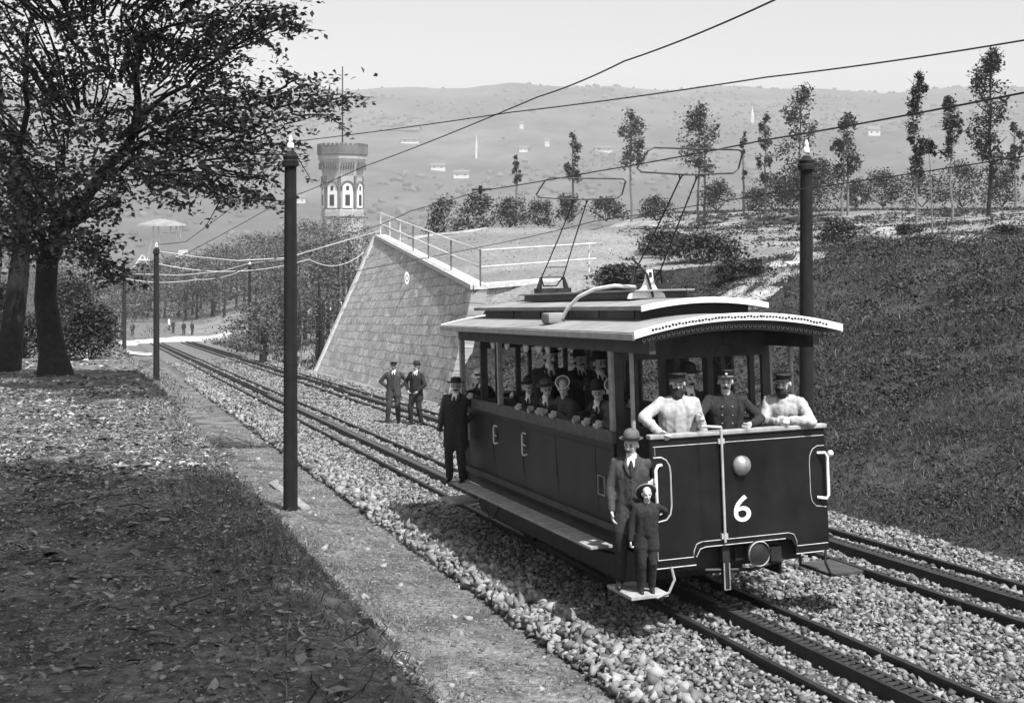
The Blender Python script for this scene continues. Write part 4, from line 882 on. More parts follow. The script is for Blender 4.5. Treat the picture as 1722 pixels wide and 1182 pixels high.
mb = MB(); mb.lathe([(.118, .195), (.128, .2), (.12, .215)], 20, Mb_, caps=False); P('buffer_rim', mb, M['palepost'], bf)
mb = MB(); mb.box((.10, .35, .63), (.3, .5, .14)); mb.box((-.19, .06, .52), (.08, .05, .42)); mb.box((.38, .12, .60), (.12, .2, .14)); mb.tube([(-.4, .1, .5), (.1, .04, .47), (.5, .1, .52)], .018, 6); P('coupling', mb, M['iron'])
mb = MB(); mb.tube([(-.22, .03, .56), (-.22, .03, .30), (-.16, .03, .30), (-.16, .03, .56)], .008, 5); P('hanger', mb, M['palepost'])
mb = MB(); mb.box((0, 1.2, .24), (1.3, .04, .12)); mb.tube([(-.6, 1.2, .28), (-.6, 1.2, .55)], .02, 6); mb.tube([(.6, 1.2, .28), (.6, 1.2, .55)], .02, 6); P('life_guard', mb, M['iron'])
# steps and footboards
for sg_ in (-1, 1):
    for y0 in (-.13, 5.9):
        st_ = P('step', MB().box((sg_*1.12, y0+.30, .36), (.40, .58, .035), bev=.006), M['plank'] if sg_ < 0 else M['wood'])
        mb = MB(); mb.tube([(sg_*.88, y0+.02, .62), (sg_*.86, y0+.0, .5), (sg_*.92, y0+.01, .38), (sg_*1.05, y0+.02, .34)], .014, 6); mb.tube([(sg_*.9, y0+.55, .62), (sg_*.92, y0+.55, .36)], .014, 6); P('step_bracket', mb, M['palepost'] if sg_ < 0 else M['iron'], st_)
    fb = P('footboard', MB().box((sg_*1.13, 3.60, .625), (.26, 5.2, .03), bev=.005), M['plank'])
    for y in (1.3, 2.6, 3.9, 5.2): P('footboard_bracket', MB().tube([(sg_*1.22, y, .60), (sg_*.75, y, .45)], .018, 6), M['iron'], fb)
for sg_ in (-1, 1): P('shade_skirt', MB().box((sg_*.84, 3.35, .40), (.03, 5.3, .36)), M['iron'])  # boards added to keep light out from under the tram
mb = MB(); mb.tube([(-1.0, 5.3, .36), (-1.02, 5.1, .28), (-1.02, 4.9, .30), (-1.0, 4.75, .45)], .015, 6); P('guard_loop', mb, M['iron'])
# roof
RH = 1.2; ra, rb = -.10, 6.68
def rz(x): return 2.90+.15*(1-(x/RH)**2)
def arched(xs_, ya, yb, zf, th):
    rows = []
    for x in xs_: rows.append([(x, ya, zf(x)), (x, yb, zf(x)), (x, yb, zf(x)-th), (x, ya, zf(x)-th), (x, ya, zf(x))])
    mb = MB().grid(rows); mb.add(rows[0][:4], [(0, 1, 2, 3)]); mb.add(rows[-1][:4], [(0, 1, 2, 3)]); return mb
XS = np.linspace(-RH, RH, 25)
rf = P('roof', arched(XS, ra, rb, rz, .035), M['roofp'])
for sg_ in (-1, 1): P('fascia', MB().box((sg_*(RH-.005), (ra+rb)/2, 2.855), (.03, rb-ra+.01, .07), bev=.006), M['fascia'], rf)
for y, f in ((ra-.012, -1), (rb+.012, 1)):
    P('fascia', arched(XS, y-.012, y+.012, lambda x: rz(x)+.012, .075), M['white'], rf)
    if f < 0:
        mb = MB()
        for x in np.arange(-1.0, 1.0, .037): mb.box((x, y-.0135, rz(x)-.026+random.uniform(-.006, .006)), (.026, .006, .014+random.uniform(0, .008)), Matrix.Rotation(random.uniform(-.5, .5), 3, 'Y'))
        P('fascia_carving', mb, M['iron'], rf)
        mb = MB()
        for x in np.arange(-1.04, 1.05, .055): z = rz(x)-.11; mb.tube([(x-.016, ra+.10, z), (x-.011, ra+.10, z-.022), (x, ra+.10, z-.03), (x+.011, ra+.10, z-.022), (x+.016, ra+.10, z)], .0055, 4)
        P('fringe', mb, M['lining'], rf)
        P('valance', arched(np.linspace(-1.05, 1.05, 21), ra+.11, ra+.14, lambda x: rz(x)-.035, .13), M['wood'], rf)
P('ceiling', arched(np.linspace(-1.1, 1.1, 15), .02, 6.5, lambda x: rz(x)-.045, .02), M['wood'], rf)
ln = P('clerestory', MB().box((0, 3.5, 3.045), (1.32, 5.3, .21)), M['paint'])
for sg_ in (-1, 1):
    mb = MB(); mb.box((sg_*.664, 5.45, 3.06), (.012, 1.1, .13)); P('vent_screen', mb, M['fascia'] if 0 else mat('screen_gauze', .07, .8, .6, 90), ln)
    for k in range(4): P('vent_pane', MB().box((sg_*.663, 1.35+k*.95, 3.065), (.010, .7, .10)), M['glassd'], ln)
LZ = lambda x: 3.15+.075*(1-(x/.76)**2)
lr = P('clerestory_roof', arched(np.linspace(-.76, .76, 17), .62, 6.40, LZ, .045), M['roofp'], smooth=False)
P('clerestory_edge', arched(np.linspace(-.765, .765, 17), .60, .62, lambda x: LZ(x)+.004, .06), M['white'], lr)
mb = MB(); mb.box((0, 3.5, 3.265), (.66, 3.7, .085)); dk = P('roof_platform', mb, M['wood']); P('platform_boards', MB().box((0, 3.5, 3.318), (.76, 3.9, .022), bev=.005), M['roofp'], dk)
mb = MB(); mb.box((-.93, 2.72, 3.02), (.22, .26, .13), bev=.04); jb = P('junction_box', mb, M['roofp'], smooth=True)
mb = MB(); arc = [Vector((-.86, 2.6, 3.02)), Vector((-.82, 2.5, 3.14)), Vector((-.74, 2.35, 3.27)), Vector((-.62, 2.15, 3.355)), Vector((-.45, 1.95, 3.385)), Vector((-.25, 1.8, 3.36))]; mb.tube(arc, .022, 8); P('cable_pipe', mb, M['white'], jb, smooth=True)
# bracket on the roof
pts = [(-.30, 3.23), (.18, 3.23), (.16, 3.28), (.07, 3.34), (.03, 3.42), (.02, 3.56), (-.05, 3.56), (-.08, 3.42), (-.13, 3.34), (-.28, 3.28)]
mb = MB().prism([(x-.14, 1.62, z) for x, z in pts], (0, .03, 0)); bk_ = P('roof_bracket', mb, M['white'])
P('stay', MB().tube([(-.14, 1.58, 3.24), (-.20, 1.60, 3.50), (-.34, 1.70, 3.70)], .014, 6), M['iron'], bk_)
P('slot', MB().box((-.15, 1.615, 3.50), (.035, .006, .06)), M['iron'], bk_)
# bow collectors
for yb in (1.98, 5.07):
    mb = MB(); mb.box((0, yb, 3.37), (.5, .18, .07)); bs = None
    for sg_ in (-1, 1): mb.tube([(sg_*.22, yb, 3.34), (sg_*.17, yb, 3.56)], [.05, .022], 8)
    mb.tube([(-.17, yb, 3.56), (.17, yb, 3.56)], .014, 6)
    mb.tube([(-.16, yb+.02, 3.55), (-.10, yb+.1, 3.44), (.10, yb+.1, 3.44), (.16, yb+.02, 3.55)], .012, 6)
    bc = P('bow_collector', mb, M['iron'])
    yt = yb-1.12; top = 4.585
    mb = MB()
    for sg_ in (-1, 1):
        mb.tube([(sg_*.165, yb, 3.56), (sg_*.125, (yb+yt)/2, 4.06), (sg_*.10, yt+.05, top-.06), (sg_*.085, yt+.02, top-.02), (sg_*.03, yt, top)], .0095, 6)
        mb.tube([(sg_*.10, yt+.05, top-.06), (sg_*.12, yt+.02, top-.015), (sg_*.18, yt, top)], .0085, 6)
    mb.tube([(-.155, yb-.16, 3.70), (.155, yb-.16, 3.70)], .008, 5)
    P('arm', mb, M['iron'], bc)
    mb = MB(); lo, hi, hw = top, top+.27, .64
    mb.tube([(-hw, yt, lo+.05), (-hw+.05, yt, lo+.01), (0, yt, lo-.015), (hw-.10, yt, lo+.01), (hw-.03, yt, lo+.06), (hw+.02, yt-.02, hi-.03), (hw-.02, yt-.02, hi), (-hw+.20, yt-.02, hi+.005), (-hw+.13, yt-.02, hi-.03)], .0105, 6, closed=True)
    P('contact_bow', mb, M['iron'], bc)
for y0, y1 in ((1.72, 2.45), (2.83, 3.62), (4.2, 4.9), (5.3, 6.42)):
    P('darkening_panel', MB().box((.94, (y0+y1)/2, 2.26), (.025, y1-y0, .86)), M['wood'])  # panels between the far windows, added to darken the interior
# curtains tied up under the cant rail; signal ring on the platform
for y, w in ((5.05, .16), (4.45, .13), (3.72, .15), (3.25, .20), (2.95, .12)):
    mb = MB(); Pn = []
    for i in range(8):
        a = i/7; Pn.append([(-.93+.02*math.sin(a*19+j), y+(a-.5)*w*(1-.3*j/3), 2.68-.03*j-.012*math.sin(a*9+y*7)) for j in range(4)])
    mb.grid(Pn); o = P('curtain', mb, M['shirt'], smooth=True); so_ = o.modifiers.new('thick', 'SOLIDIFY'); so_.thickness = .012
mb = MB(); mb.tube([(.02+.10*math.cos(a), .30, 2.62+.115*math.sin(a)) for a in np.linspace(0, 2*math.pi, 25)[:-1]], .007, 6, closed=True); mb.tube([(.05, .30, 2.50), (.06, .30, 2.30)], .014, 6); mb.tube([(.02, .30, 2.73), (.02, .30, 2.86)], .008, 6)
P('signal_ring', mb, M['iron'])

# ---------------------------------------------------------------- people
_sph = {}
def usphere(nu=14, nv=9):
    if (nu, nv) not in _sph:
        vs = [Vector((0, 0, 1))]; fs = []
        for i in range(1, nv):
            for j in range(nu):
                a, b_ = math.pi*i/nv, 2*math.pi*j/nu; vs.append(Vector((math.sin(a)*math.cos(b_), math.sin(a)*math.sin(b_), math.cos(a))))
        vs.append(Vector((0, 0, -1))); last = len(vs)-1
        for j in range(nu): fs.append((0, 1+j, 1+(j+1) % nu)); fs.append((last, last-nu+(j+1) % nu, last-nu+j))
        for i in range(nv-2):
            for j in range(nu): a = 1+i*nu; fs.append((a+j, a+nu+j, a+nu+(j+1) % nu, a+(j+1) % nu))
        _sph[(nu, nv)] = (vs, fs)
    return _sph[(nu, nv)]
class Clay:
    """overlapping lumps fused into one continuous skin"""
    def __init__(s): s.mb = MB()
    def ball(s, c, r, rot=None):
        vs, fs = usphere(); r = Vector(r) if not isinstance(r, (int, float)) else Vector((r, r, r)); c = Vector(c)
        Q = [Vector((v.x*r.x, v.y*r.y, v.z*r.z)) for v in vs]
        if rot is not None: Q = [rot @ q for q in Q]
        s.mb.add([q+c for q in Q], fs); return s
    def cap(s, a, b, r0, r1):
        a, b = Vector(a), Vector(b); s.ball(a, r0); s.ball(b, r1)
        if (b-a).length > 1e-4: s.mb.tube([a, b], [r0, r1], 14)
        return s
    def chain(s, pts, rs):
        for i in range(len(pts)-1): s.cap(pts[i], pts[i+1], rs[i], rs[i+1])
        return s
    def bake(s, name, mats, parent, vox, smooth=3, rough=0.0, spots=(), cut=None, fold=(9, 9)):
        me = bpy.data.meshes.new(name); me.from_pydata(s.mb.v, [], s.mb.f)
        o = bpy.data.objects.new(name, me); TMPC.objects.link(o)
        m_ = o.modifiers.new('r', 'REMESH'); m_.mode = 'VOXEL'; m_.voxel_size = vox
        if smooth: q = o.modifiers.new('s', 'SMOOTH'); q.iterations = smooth; q.factor = .5
        TMPL.update(); me2 = bpy.data.meshes.new_from_object(o.evaluated_get(TMPL.depsgraph)); bpy.data.objects.remove(o); bpy.data.meshes.remove(me)
        me2.name = name
        for x in mats: me2.materials.append(x)
        if rough:
            nv = len(me2.vertices); cs = np.empty(nv*3, np.float32); no_ = np.empty(nv*3, np.float32); me2.vertices.foreach_get('co', cs); me2.vertex_normals.foreach_get('vector', no_); cs = cs.reshape(-1, 3)
            am = np.array([noise.noise(Vector((c_[0]*fold[0], c_[1]*fold[0], c_[2]*fold[1])))+.6*noise.noise(Vector(c_)*22.0+Vector((3, 1, 7))) for c_ in cs]); me2.vertices.foreach_set('co', (cs+no_.reshape(-1, 3)*(am*rough)[:, None]).ravel())
        nf = len(me2.polygons); me2.polygons.foreach_set('use_smooth', np.ones(nf, dtype=bool))
        if spots:
            ce = np.empty(nf*3, np.float32); me2.polygons.foreach_get('center', ce); ce = ce.reshape(-1, 3); mi = np.zeros(nf, np.int32)
            for (c, r, k) in spots: mi[(((ce-np.array(c))/np.array(r))**2).sum(1) < 1] = k
            me2.polygons.foreach_set('material_index', mi)
        if cut is not None:
            bm = bmesh.new(); bm.from_mesh(me2); bmesh.ops.delete(bm, geom=[f for f in bm.faces if cut(f.calc_center_median())], context='FACES'); bm.to_mesh(me2); bm.free()
        o = bpy.data.objects.new(name, me2); COL.objects.link(o); o.parent = parent; return o
TMPS = bpy.data.scenes.new('bake'); TMPC = TMPS.collection; TMPL = TMPS.view_layers[0]

def ik(a, t, l1, l2, pole_):
    a, t = Vector(a), Vector(t); d = t-a; L = d.length
    if L > (l1+l2)*.995: t = a+d.normalized()*(l1+l2)*.995; d = t-a; L = d.length
    if L < abs(l1-l2)+.06: L = abs(l1-l2)+.06; t = a+d.normalized()*L; d = t-a
    k = (l1*l1-l2*l2+L*L)/(2*L); h = math.sqrt(max(0, l1*l1-k*k)); u = d.normalized(); p = Vector(pole_); p = p-u*p.dot(u); p = p.normalized() if p.length > 1e-5 else u.orthogonal()
    return a+u*k+p*h, t

def person(label, foot, yaw, H=1.66, lean_=0.0, side=0.0, twist=0.0, head=(0, 0), rh=None, lh=None, rp=(-.6, .6, -.3), lp_=(.6, .6, -.3), feet=((-.11, 0), (.11, 0)), hat='bowler', coat='coat', trousers='coat', beard=0, moustache=True, hat_m='felt', smock=False, vee=True, curl=.7, vox=.0075, long=False, buttons=False, rdir=None, ldir=None, belly=0.0, skirt=.74, worldhands=True, collar=True, group=None, category='person', apron=False):
    k = H/1.72; e = empty('person', mtx=Matrix.Translation(foot) @ Matrix.Rotation(yaw, 4, 'Z') @ Matrix.Scale(k, 4)); Wi = (Matrix.Translation(foot) @ Matrix.Rotation(yaw, 4, 'Z') @ Matrix.Scale(k, 4)).inverted()
    tag(e, label, category, group)
    PV = Vector((0, 0, .95)); UT = Matrix.Translation(PV) @ Matrix.Rotation(twist, 4, 'Z') @ Matrix.Rotation(side, 4, 'Y') @ Matrix.Rotation(lean_, 4, 'X') @ Matrix.Translation(-PV)
    U = lambda *p: UT @ Vector(p)
    nb = U(0, .005, 1.44); HT = Matrix.Translation(nb) @ UT.to_3x3().to_4x4() @ Matrix.Rotation(-lean_*.75, 4, 'X') @ Matrix.Rotation(head[0], 4, 'Z') @ Matrix.Rotation(head[1], 4, 'X')
    Hd = lambda *p: HT @ Vector(p); H3 = HT.to_3x3()
    SHr, SHl = U(-.178, 0, 1.385), U(.178, 0, 1.385)
    loc = lambda w, d: (Wi @ w if worldhands else Vector(w)) if w is not None else d
    eR, wR = ik(SHr, loc(rh, Vector((-.27, -.04, .84))), .29, .26, rp); eL, wL = ik(SHl, loc(lh, Vector((.27, -.04, .84))), .29, .26, lp_)
    hips = [Vector((-.09, 0, .92)), Vector((.09, 0, .92))]; legs = []
    for hp_, ft in zip(hips, feet): an = Vector((ft[0], ft[1]+.02, .085)); kn, an = ik(hp_, an, .43, .425, (0, -1, 0)); legs.append((hp_, kn, an))
    # --- bare body
    c = Clay(); b_ = belly
    for s_ in (-1, 1):
        c.chain([U(s_*.065, 0, .96), U(s_*.06, -.005-b_*.3, 1.10), U(s_*.075, -.005, 1.30)], [.105, .10+b_*.3, .105])
        c.cap(U(s_*.02, 0, 1.40), U(s_*.155, .0, 1.365), .050, .044)
    c.cap(U(0, .01, 1.42), Hd(0, .0, .07), .056, .052)
    for S_, E_, W_ in ((SHr, eR, wR), (SHl, eL, wL)): c.chain([S_.lerp(E_, .06), E_, W_], [.044, .037, .027])
    for hp_, kn, an in legs: c.chain([hp_, kn, an], [.088, .056, .040]); c.cap(an+Vector((0, .01, -.045)), an+Vector((0, -.13, -.055)), .035, .028)
    # head: cranium, jaw, brow, cheeks, nose, lips, chin, ears
    c.ball(Hd(0, .012, .185), (.074, .094, .092), H3); c.ball(Hd(0, -.02, .115), (.058, .066, .078), H3); c.ball(Hd(0, -.052, .062), (.03, .024, .022), H3)
    c.cap(Hd(-.028, -.07, .175), Hd(.028, -.07, .175), .017, .017)
    for s_ in (-1, 1):
        c.ball(Hd(s_*.036, -.062, .125), (.02, .02, .018), H3); c.ball(Hd(s_*.076, .012, .145), (.012, .022, .032), H3)
    c.cap(Hd(0, -.082, .165), Hd(0, -.104, .125), .009, .0135); c.cap(Hd(-.014, -.079, .088), Hd(.014, -.079, .088), .0095, .0095)
    # hands: palm, four fingers of their own length, thumb from the side of the palm
    for W_, E_, sg_, dd in ((wR, eR, -1, rdir), (wL, eL, 1, ldir)):
        f = (W_-E_).normalized() if dd is None else (Wi.to_3x3() @ Vector(dd)).normalized()
        inn = Vector((-sg_, 0, 0))-f*Vector((-sg_, 0, 0)).dot(f); inn = inn.normalized() if inn.length > .2 else f.orthogonal().normalized()     # palm faces the body
        th_ = f.cross(inn)*(1 if sg_ > 0 else -1); th_ = th_.normalized()
        if th_.y > 0 and abs(th_.y) > .4: th_ = -th_
        a = W_+f*.015; b2 = W_+f*.085
        for q in (-.026, -.009, .009, .026): c.cap(a+th_*q*.7, b2+th_*q, .016, .0125)
        for q, ln_ in ((.029, .068), (.010, .078), (-.009, .073), (-.028, .056)):
            p0 = b2+th_*q; ang = 0.0; rr_ = .0105; pts = [p0]
            for seg in (.45, .32, .23):
                ang += curl*random.uniform(.75, 1.1); pts.append(pts[-1]+(f*math.cos(ang)+inn*math.sin(ang))*ln_*seg)
            c.chain(pts, [rr_, rr_*.95, rr_*.88, rr_*.75])
        p0 = W_+f*.03+th_*.026; p1 = p0+(f*.65+th_*.75+inn*.15)*.034; p2 = p1+(f*.95+th_*.1+inn*.3)*.03; c.chain([p0, p1, p2], [.014, .012, .0095])
    sp_ = []
    for s_ in (-1, 1): sp_ += [(Hd(s_*.029, -.082, .150), (.0155, .03, .0085), 1), (Hd(s_*.03, -.09, .176), (.02, .03, .006), 1)]
    sp_ += [(Hd(0, -.088, .087), (.02, .02, .006), 1)]
    c.bake('body', [M['skin'], M['eye']], e, vox, 2, spots=sp_)
    # --- clothes
    c = Clay(); g = .018 if not smock else .030
    for s_ in (-1, 1):
        c.chain([U(s_*.068, .0, .98), U(s_*.064, -.006-b_*.3, 1.10), U(s_*.08, -.005, 1.29)], [.112+g*.6, .103+g+b_*.3, .106+g])
        c.cap(U(s_*.03, .005, 1.395), U(s_*.165, .0, 1.37), .064+g*.6, .056+g*.6)
    c.chain([U(0, -.02, .98), U(0, -.03-b_*.3, 1.12), U(0, -.035, 1.29), U(0, -.01, 1.38)], [.112+g*.6, .105+g+b_*.3, .098+g, .07+g])
    lz = skirt
    for s_ in (-1, 1): c.cap(U(s_*.07, .0, .98), Vector((s_*.085, -.005, lz)), .112+g*.6, .112+g)
    for S_, E_, W_ in ((SHr, eR, wR), (SHl, eL, wL)): c.chain([S_, E_, E_.lerp(W_, .93)], [.053+g*.5, .045+g*.5, .036+g*.4])
    if not smock: c.cap(U(-.045, .02, 1.455), U(.045, .02, 1.455), .042, .042)
    cut = None
    if vee and not smock:
        UI = UT.inverted()
        def cut(p): q = UI @ p; return q.y < -.02 and 1.31 < q.z < 1.50 and abs(q.x) < .052*min(1, (q.z-1.31)/.14)
    jk = c.bake('smock' if smock else 'jacket', [M[coat]], e, .011, 9 if smock else 4, rough=.010 if smock else .007, cut=cut, fold=(24, 1.3) if smock else (13, 5))
    if vee and not smock:      # lapels and the front edge of the coat
        mb = MB(); fy = lambda z: -.135-.012*(1.4-z)
        for s_ in (-1, 1): mb.tube([U(s_*.055, -.075, 1.455), U(s_*.066, -.118, 1.40), U(s_*.040, -.142, 1.33), U(s_*.004, -.150, 1.26)], [.012, .019, .018, .006], 6)
        mb.tube([U(.006, -.150, 1.27), U(.010, -.150, 1.12), U(.012, -.140, .99), Vector((.03, -.138, skirt+.02))], .006, 5); mb.build('lapels', M[coat], jk, smooth=True)
        mb = MB()
        for z in (1.22, 1.13, 1.04): mb.lathe([(.010, 0), (.008, .008), (.002, .010)], 8, UT @ Matrix.Translation((-.006, -.148, z)) @ Matrix.Rotation(R(90), 4, 'X'))
        mb.build('buttons', M['leather'], jk)
    if buttons:
        mb = MB()
        for s_ in (-1, 1):
            for z in (1.34, 1.25, 1.16, 1.07):
                mb.lathe([(.011, 0), (.009, .012), (.002, .014)], 8, UT @ Matrix.Translation((s_*.055, -.128-.002, z)) @ Matrix.Rotation(R(90), 4, 'X'))
        mb.build('buttons', M['brass'], jk)
    if vee and not smock:
        c = Clay(); c.chain([U(0, -.03, 1.18), U(0, -.028, 1.38)], [.098, .092]); c.cap(U(0, .0, 1.44), U(0, -.002, 1.475), .062, .060); c.bake('shirt', [M['shirt']], e, .011, 1)
        tie = MB().tube([U(0, -.103, 1.475-.04), U(0, -.124, 1.38), U(0, -.133, 1.27)], [.014, .026, .030], 8); tie.build('necktie', M['felt'], e, smooth=True)
    c = Clay(); c.cap(Vector((-.06, 0, .95)), Vector((.06, 0, .95)), .112, .112)
    for hp_, kn, an in legs: c.chain([hp_, kn, an+Vector((0, .0, .0))], [.105, .077, .062])
    c.bake('trousers', [M[trousers]], e, .012, 3, rough=.006)
    for hp_, kn, an in legs:
        c = Clay(); c.cap(an+Vector((0, .025, -.035)), an+Vector((0, -.05, -.045)), .046, .042); c.cap(an+Vector((0, -.05, -.045)), an+Vector((0, -.165, -.057)), .042, .030); c.bake('shoe', [M['leather']], e, .011, 2)
    # --- hair, beard
    c = Clay(); c.ball(Hd(0, .028, .18), (.079, .092, .088), H3); c.ball(Hd(0, .06, .11), (.064, .05, .055), H3)
    HI = HT.inverted()
    def hc(p): q = HI @ p; return q.y < -.045 or (q.y < -.01 and q.z < .15)
    c.bake('hair', [M['hairm']], e, .012, 2, rough=.004, cut=hc)
    if beard:
        c = Clay(); c.ball(Hd(0, -.062, .052), (.060, .045, .055+.03*beard), H3); c.ball(Hd(0, -.05, .02-.03*beard), (.052, .035, .05), H3)
        for s_ in (-1, 1): c.chain([Hd(s_*.070, -.002, .13), Hd(s_*.064, -.03, .075)], [.018, .026])
        c.cap(Hd(-.034, -.084, .092), Hd(.034, -.084, .092), .014, .014); c.bake('beard', [M['hairm']], e, .011, 1, rough=.01)
    elif moustache:
        c = Clay(); c.cap(Hd(-.034, -.080, .092), Hd(0, -.094, .103), .008, .012); c.cap(Hd(.034, -.080, .092), Hd(0, -.094, .103), .008, .012); c.bake('moustache', [M['hairm']], e, .007, 1)
    # --- hats
    HM = HT @ Matrix.Translation((0, .008, .205)) @ Matrix.Rotation(R(-5), 4, 'X'); sx, sy = 1, 1.18
    def hatobj(prof, m_, n_=24, M_=HM): return MB().lathe(prof, n_, M_, sx, sy)
    if hat == 'bowler':
        h = hatobj([(.086, .0), (.105, .004), (.128, .016), (.133, .024), (.126, .018), (.104, .010), (.089, .014), (.090, .05), (.083, .09), (.063, .115), (.035, .127), (.004, .130)], 0).build('hat', M[hat_m], e, smooth=True)
        MB().lathe([(.0905, .012), (.0925, .014), (.0925, .036), (.0905, .038)], 24, HM, sx, sy, caps=False).build('hat_band', M['leather'], h)
    elif hat == 'widebowler':
        h = hatobj([(.086, .0), (.12, .002), (.152, .010), (.156, .018), (.12, .010), (.092, .012), (.088, .06), (.080, .085), (.05, .098), (.004, .10)], 0).build('hat', M[hat_m], e, smooth=True)
        MB().lathe([(.0925, .012), (.0945, .014), (.0925, .04), (.0905, .042)], 24, HM, sx, sy, caps=False).build('hat_band', M['leather'], h)
    elif hat == 'straw':
        h = hatobj([(.086, .0), (.15, .0), (.152, .006), (.15, .012), (.09, .010), (.088, .075), (.08, .084), (.004, .086)], 0).build('hat', M['straw'], e, smooth=True)
        MB().lathe([(.0915, .012), (.0925, .014), (.0915, .052), (.0895, .054)], 24, HM, sx, sy, caps=False).build('hat_band', M['leather'], h)
    elif hat == 'brim':     # broad childish hat tipped back like a halo
        HB = HT @ Matrix.Translation((0, .06, .165)) @ Matrix.Rotation(R(-66), 4, 'X')
        h = MB().lathe([(.08, -.02), (.13, -.005), (.165, .004), (.172, .010), (.165, .013), (.10, .012), (.088, .02), (.08, .06), (.05, .08), (.004, .084)], 26, HB).build('hat', M['felt'], e, smooth=True)
        MB().tube([HB @ Vector((.170*math.cos(a), .170*math.sin(a), .009)) for a in np.linspace(0, 6.283, 33)[:-1]], .008, 6, closed=True).build('hat_edge', M['palepost'], h, smooth=True)
    elif hat in ('cap', 'conductor', 'flat'):
        top = .07 if hat == 'conductor' else .055
        h = hatobj([(.084, -.01), (.087, .0), (.086, .035), (.102, top-.01), (.104, top), (.096, top+.012), (.004, top+.016)], 0).build('cap', M[hat_m], e, smooth=True)
        mb = MB(); rows = []
        for i in range(9):
            a = R(-90)+R(-58+i*14.5); rows.append([HM @ Vector((math.cos(a)*r_, math.sin(a)*r_*1.15, z_)) for r_, z_ in ((.080, .006), (.105, -.001), (.128*(1-.06*abs(i-4)/4), -.014), (.126*(1-.06*abs(i-4)/4), -.019), (.080, .0))])
        mb.grid(rows).build('visor', M['leather'], h, smooth=True)
        if hat == 'conductor':
            MB().lathe([(.016, 0), (.013, .006), (.003, .008)], 12, HM @ Matrix.Translation((0, -.108, .035)) @ Matrix.Rotation(R(78), 4, 'X')).build('badge', M['steel'], h)
            MB().lathe([(.0875, .004), (.0885, .006), (.0885, .012), (.0875, .014)], 24, HM, sx, sy, caps=False).build('piping', M['palepost'], h)
    elif hat == 'discap':   # school cap pushed back so that its flat round top faces out
        HB = HT @ Matrix.Translation((0, .0, .225)) @ Matrix.Rotation(R(52), 4, 'X')
        h = MB().lathe([(.083, -.055), (.088, -.03), (.100, .0), (.102, .022), (.094, .032), (.004, .034)], 26, HB).build('cap', M['felt2'], e, smooth=True)
        MB().tube([HB @ Vector((.098*math.cos(a), .098*math.sin(a), .030)) for a in np.linspace(0, 6.283, 33)[:-1]], .0075, 6, closed=True).build('piping', M['white'], h, smooth=True)
    return e

def T(x, y, z): return TM @ Vector((x, y, z))
FR = TH; OUT = -math.pi/2+TH      # yaw of someone facing up the line / out of the near side
def inside(px, py, t):
    """tram length coordinate and head height for a head seen at a photo pixel, t to the side"""
    a = (px-CX)/F; bx, by = C0x+CS*t, C0y+SN*t; s = (bx-a*by)/(a*CS+SN); D = by+CS*s; z = (HY-py)/F*D
    p = TI @ Vector((a*D, D, z)); return p.y, p.z
FL = .84
# on the steps
g1 = T(-1.16, .22, .378)
person('moustached man in grey bowler hat on the front step of the tram', g1, R(-8), 1.53, head=(R(-18), R(4)), rh=T(-1.40, .10, 1.16), rp=(-.5, .6, 0), lh=T(-.98, .02, 1.44), lp_=(.5, .5, -1), feet=((-.13, .02), (.10, .03)), hat='bowler', hat_m='felt2', coat='coat2', trousers='coat', skirt=.66, curl=.35)
person('small boy in a broad round hat gripping the white grab handle beside the apron', T(-1.10, .0, .378), R(2), 1.03, head=(R(4), R(4)), lh=T(-1.0, -.09, 1.19), rp=(-.6, .5, -.4), lp_=(.3, .6, -.6), hat='brim', coat='coat', trousers='coat', vee=False, moustache=False, vox=.009, feet=((-.09, 0), (.09, .03)), curl=1.0)
person('man in dark wide hat standing on the rear end of the footboard', T(-1.20, 6.08, .642), R(-12), 1.50, head=(R(12), 0), lh=T(-1.05, 5.98, 1.50), lp_=(.6, .6, -.4), hat='widebowler', coat='coat', trousers='coat', skirt=.62)
# front platform
person('long-bearded man in pale smock and dark cap, standing left at the apron', T(-.56, .36, FL), R(2), 1.64, head=(R(-4), R(2)), rh=T(-.88, .05, 1.90), rp=(-1, .35, .2), lh=T(-.30, .12, 1.55), lp_=(.7, .5, -.5), hat='cap', coat='smock', smock=True, beard=1.3, hat_m='felt', vee=False, skirt=.70)
person('uniformed driver in peaked cap with brass buttons, one hand on the brake crank', T(.02, .40, FL), R(-2), 1.63, head=(R(-4), 0), rh=T(-.45, .02, 2.02), rp=(-.6, .4, -.9), lh=T(.16, .05, 1.92), lp_=(.8, .5, -.4), hat='conductor', coat='coat', buttons=True, vee=False, moustache=True, curl=1.0)
person('bearded man in pale smock leaning his elbow on the right end of the apron', T(.76, .42, FL), R(-26), 1.60, lean_=.22, head=(R(-6), R(4)), rh=T(.50, .06, 1.93), rp=(-.8, .3, -.6), lh=T(.60, .04, 1.94), lp_=(1, .2, -.3), hat='flat', coat='smock', smock=True, beard=.6, hat_m='felt', vee=False, skirt=.70)
person('man in black standing in shadow behind the two at the apron', T(-.20, .80, FL), R(10), 1.66, hat='bowler', coat='coat', head=(R(10), 0))
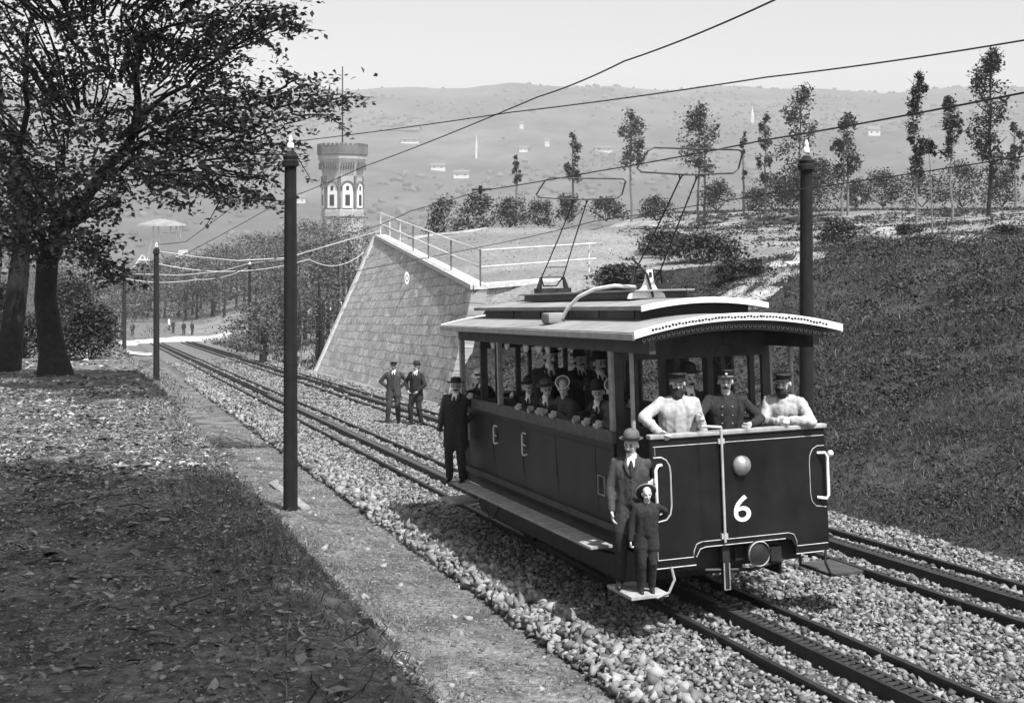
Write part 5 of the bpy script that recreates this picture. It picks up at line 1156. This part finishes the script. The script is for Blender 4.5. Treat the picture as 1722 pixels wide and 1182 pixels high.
# passengers at the near side
def rider(label, px, py, t, kind, yaw=R(-62), lean_=None, hl=None, hr=None, **kw):
    y, zh = inside(px, py, t); H = max(.9, min(1.72, (zh-FL)/.915+.02)); Hm = H*.945
    a = T(-.985, y-.20, 1.905); b_ = T(-.985, y+.14, 1.905); dn_ = TM.to_3x3() @ Vector((-.85, 0, -.38))
    hipt = -.66; ln = math.asin(min(.75, max(.03, (hipt-t)/(.62*H/1.72)))) if lean_ is None else lean_; dx = (hipt-t) if lean_ is None else .45*math.sin(ln)*H/1.72*1.1
    return person(label, T(t+dx, y, FL+(zh-FL)-H*.915+H*.36*(1-math.cos(ln))), yaw, H, lean_=ln, lh=a if hl is None else T(*hl), rh=b_ if hr is None else T(*hr), lp_=(1, .3, -.5), rp=(-1, .3, -.5), hat=kind, rdir=dn_ if hr is None else None, ldir=dn_ if hl is None else None, **kw)
rider('passenger in pale straw hat looking down from the rearmost window', 803, 634, -.86, 'straw', moustache=False, head=(R(28), R(18)), coat='coat')
rider('passenger in small dark hat resting chin on hand at the middle window', 880, 652, -.90, 'bowler', moustache=False, coat='coat', head=(R(40), R(4)), hr=(-1.0, 4.05, 2.0))
rider('passenger in wide grey hat leaning out beside the chin-resting passenger', 906, 657, -.96, 'widebowler', hat_m='felt2', moustache=False, coat='coat2', head=(R(70), R(5)))
rider('tall man in grey bowler standing behind the seated window passengers', 911, 600, -.70, 'bowler', yaw=R(10), hat_m='felt2', lean_=.1, coat='coat', head=(R(18), R(6)), hl=(-.5, 3.2, 1.6), hr=(-.75, 3.5, 1.62))
rider('boy in white-piped round cap with folded hands at the middle of the belt rail', 935, 655, -.92, 'discap', moustache=False, vee=False, coat='coat2', head=(R(52), R(2)), vox=.009)
rider('man in dark bowler leaning on the belt rail beside the front post', 993, 662, -.90, 'bowler', coat='coat', moustache=False, head=(R(48), R(6)))
rider('boy in white-piped round cap and grey jacket nearest the front post', 1018, 660, -.86, 'discap', moustache=False, coat='coat3', vee=False, head=(R(56), R(2)), vox=.009)
rider('dim figure in a bowler hat standing on the far side inside the tram', 968, 606, .35, 'bowler', yaw=R(30), lean_=.02, coat='coat', hl=(.5, 2.6, 1.5), hr=(.2, 2.6, 1.5))
rider('dim figure standing inside behind the boys in round caps', 1000, 612, -.2, 'bowler', yaw=R(30), lean_=.02, coat='coat', hl=(.0, 1.6, 1.5), hr=(-.3, 1.6, 1.5))
# two men on the ballast
def ground_man(label, px, py, D, H, yaw, **kw):
    x = (px-CX)/F*D; z = float(zxy(x, D)); return person(label, Vector((x, D, z+.03)), yaw, H, vox=.011, worldhands=False, **kw)
ground_man('man in cap standing hands on hips between the two tracks', 662, 708, 33.0, 1.72, R(4), hat='cap', rh=(-.17, .02, 1.0), lh=(.17, .02, 1.0), rp=(-1, .2, 0), lp_=(1, .2, 0), coat='coat2', trousers='coat2', feet=((-.17, -.04), (.13, .05)), skirt=.80)
ground_man('man in round dark hat standing on the far track with one hand at his side', 700, 711, 32.4, 1.72, R(-28), hat='bowler', rh=(-.2, -.1, .95), lh=(.16, -.16, .95), lp_=(1, .3, 0), rp=(-1, .4, 0), coat='coat', trousers='coat', feet=((-.15, -.06), (.12, .06)))
# tiny figures far down the line
for px, py, hpx, lab, coat in ((284, 556, 20, 'far figure in white shirt beside the level crossing', 'shirt'), (291, 561, 21, 'far dark figure next to the white-shirted one', 'coat'), (309, 564, 19, 'far stooping figure left of two at the crossing', 'coat'), (323, 564, 22, 'far dark figure at the right of the crossing group', 'coat'), (223, 565, 14, 'tiny dark figure walking alone down the pale lane', 'coat')):
    q = hit(px, py); H = min(1.85, max(1.5, hpx/F*q.y)); person(lab, q+Vector((0, 0, .02)), random.uniform(-2, 2), H, vox=.018, worldhands=False, hat='bowler', coat=coat, vee=False, moustache=False)
bpy.data.scenes.remove(TMPS)
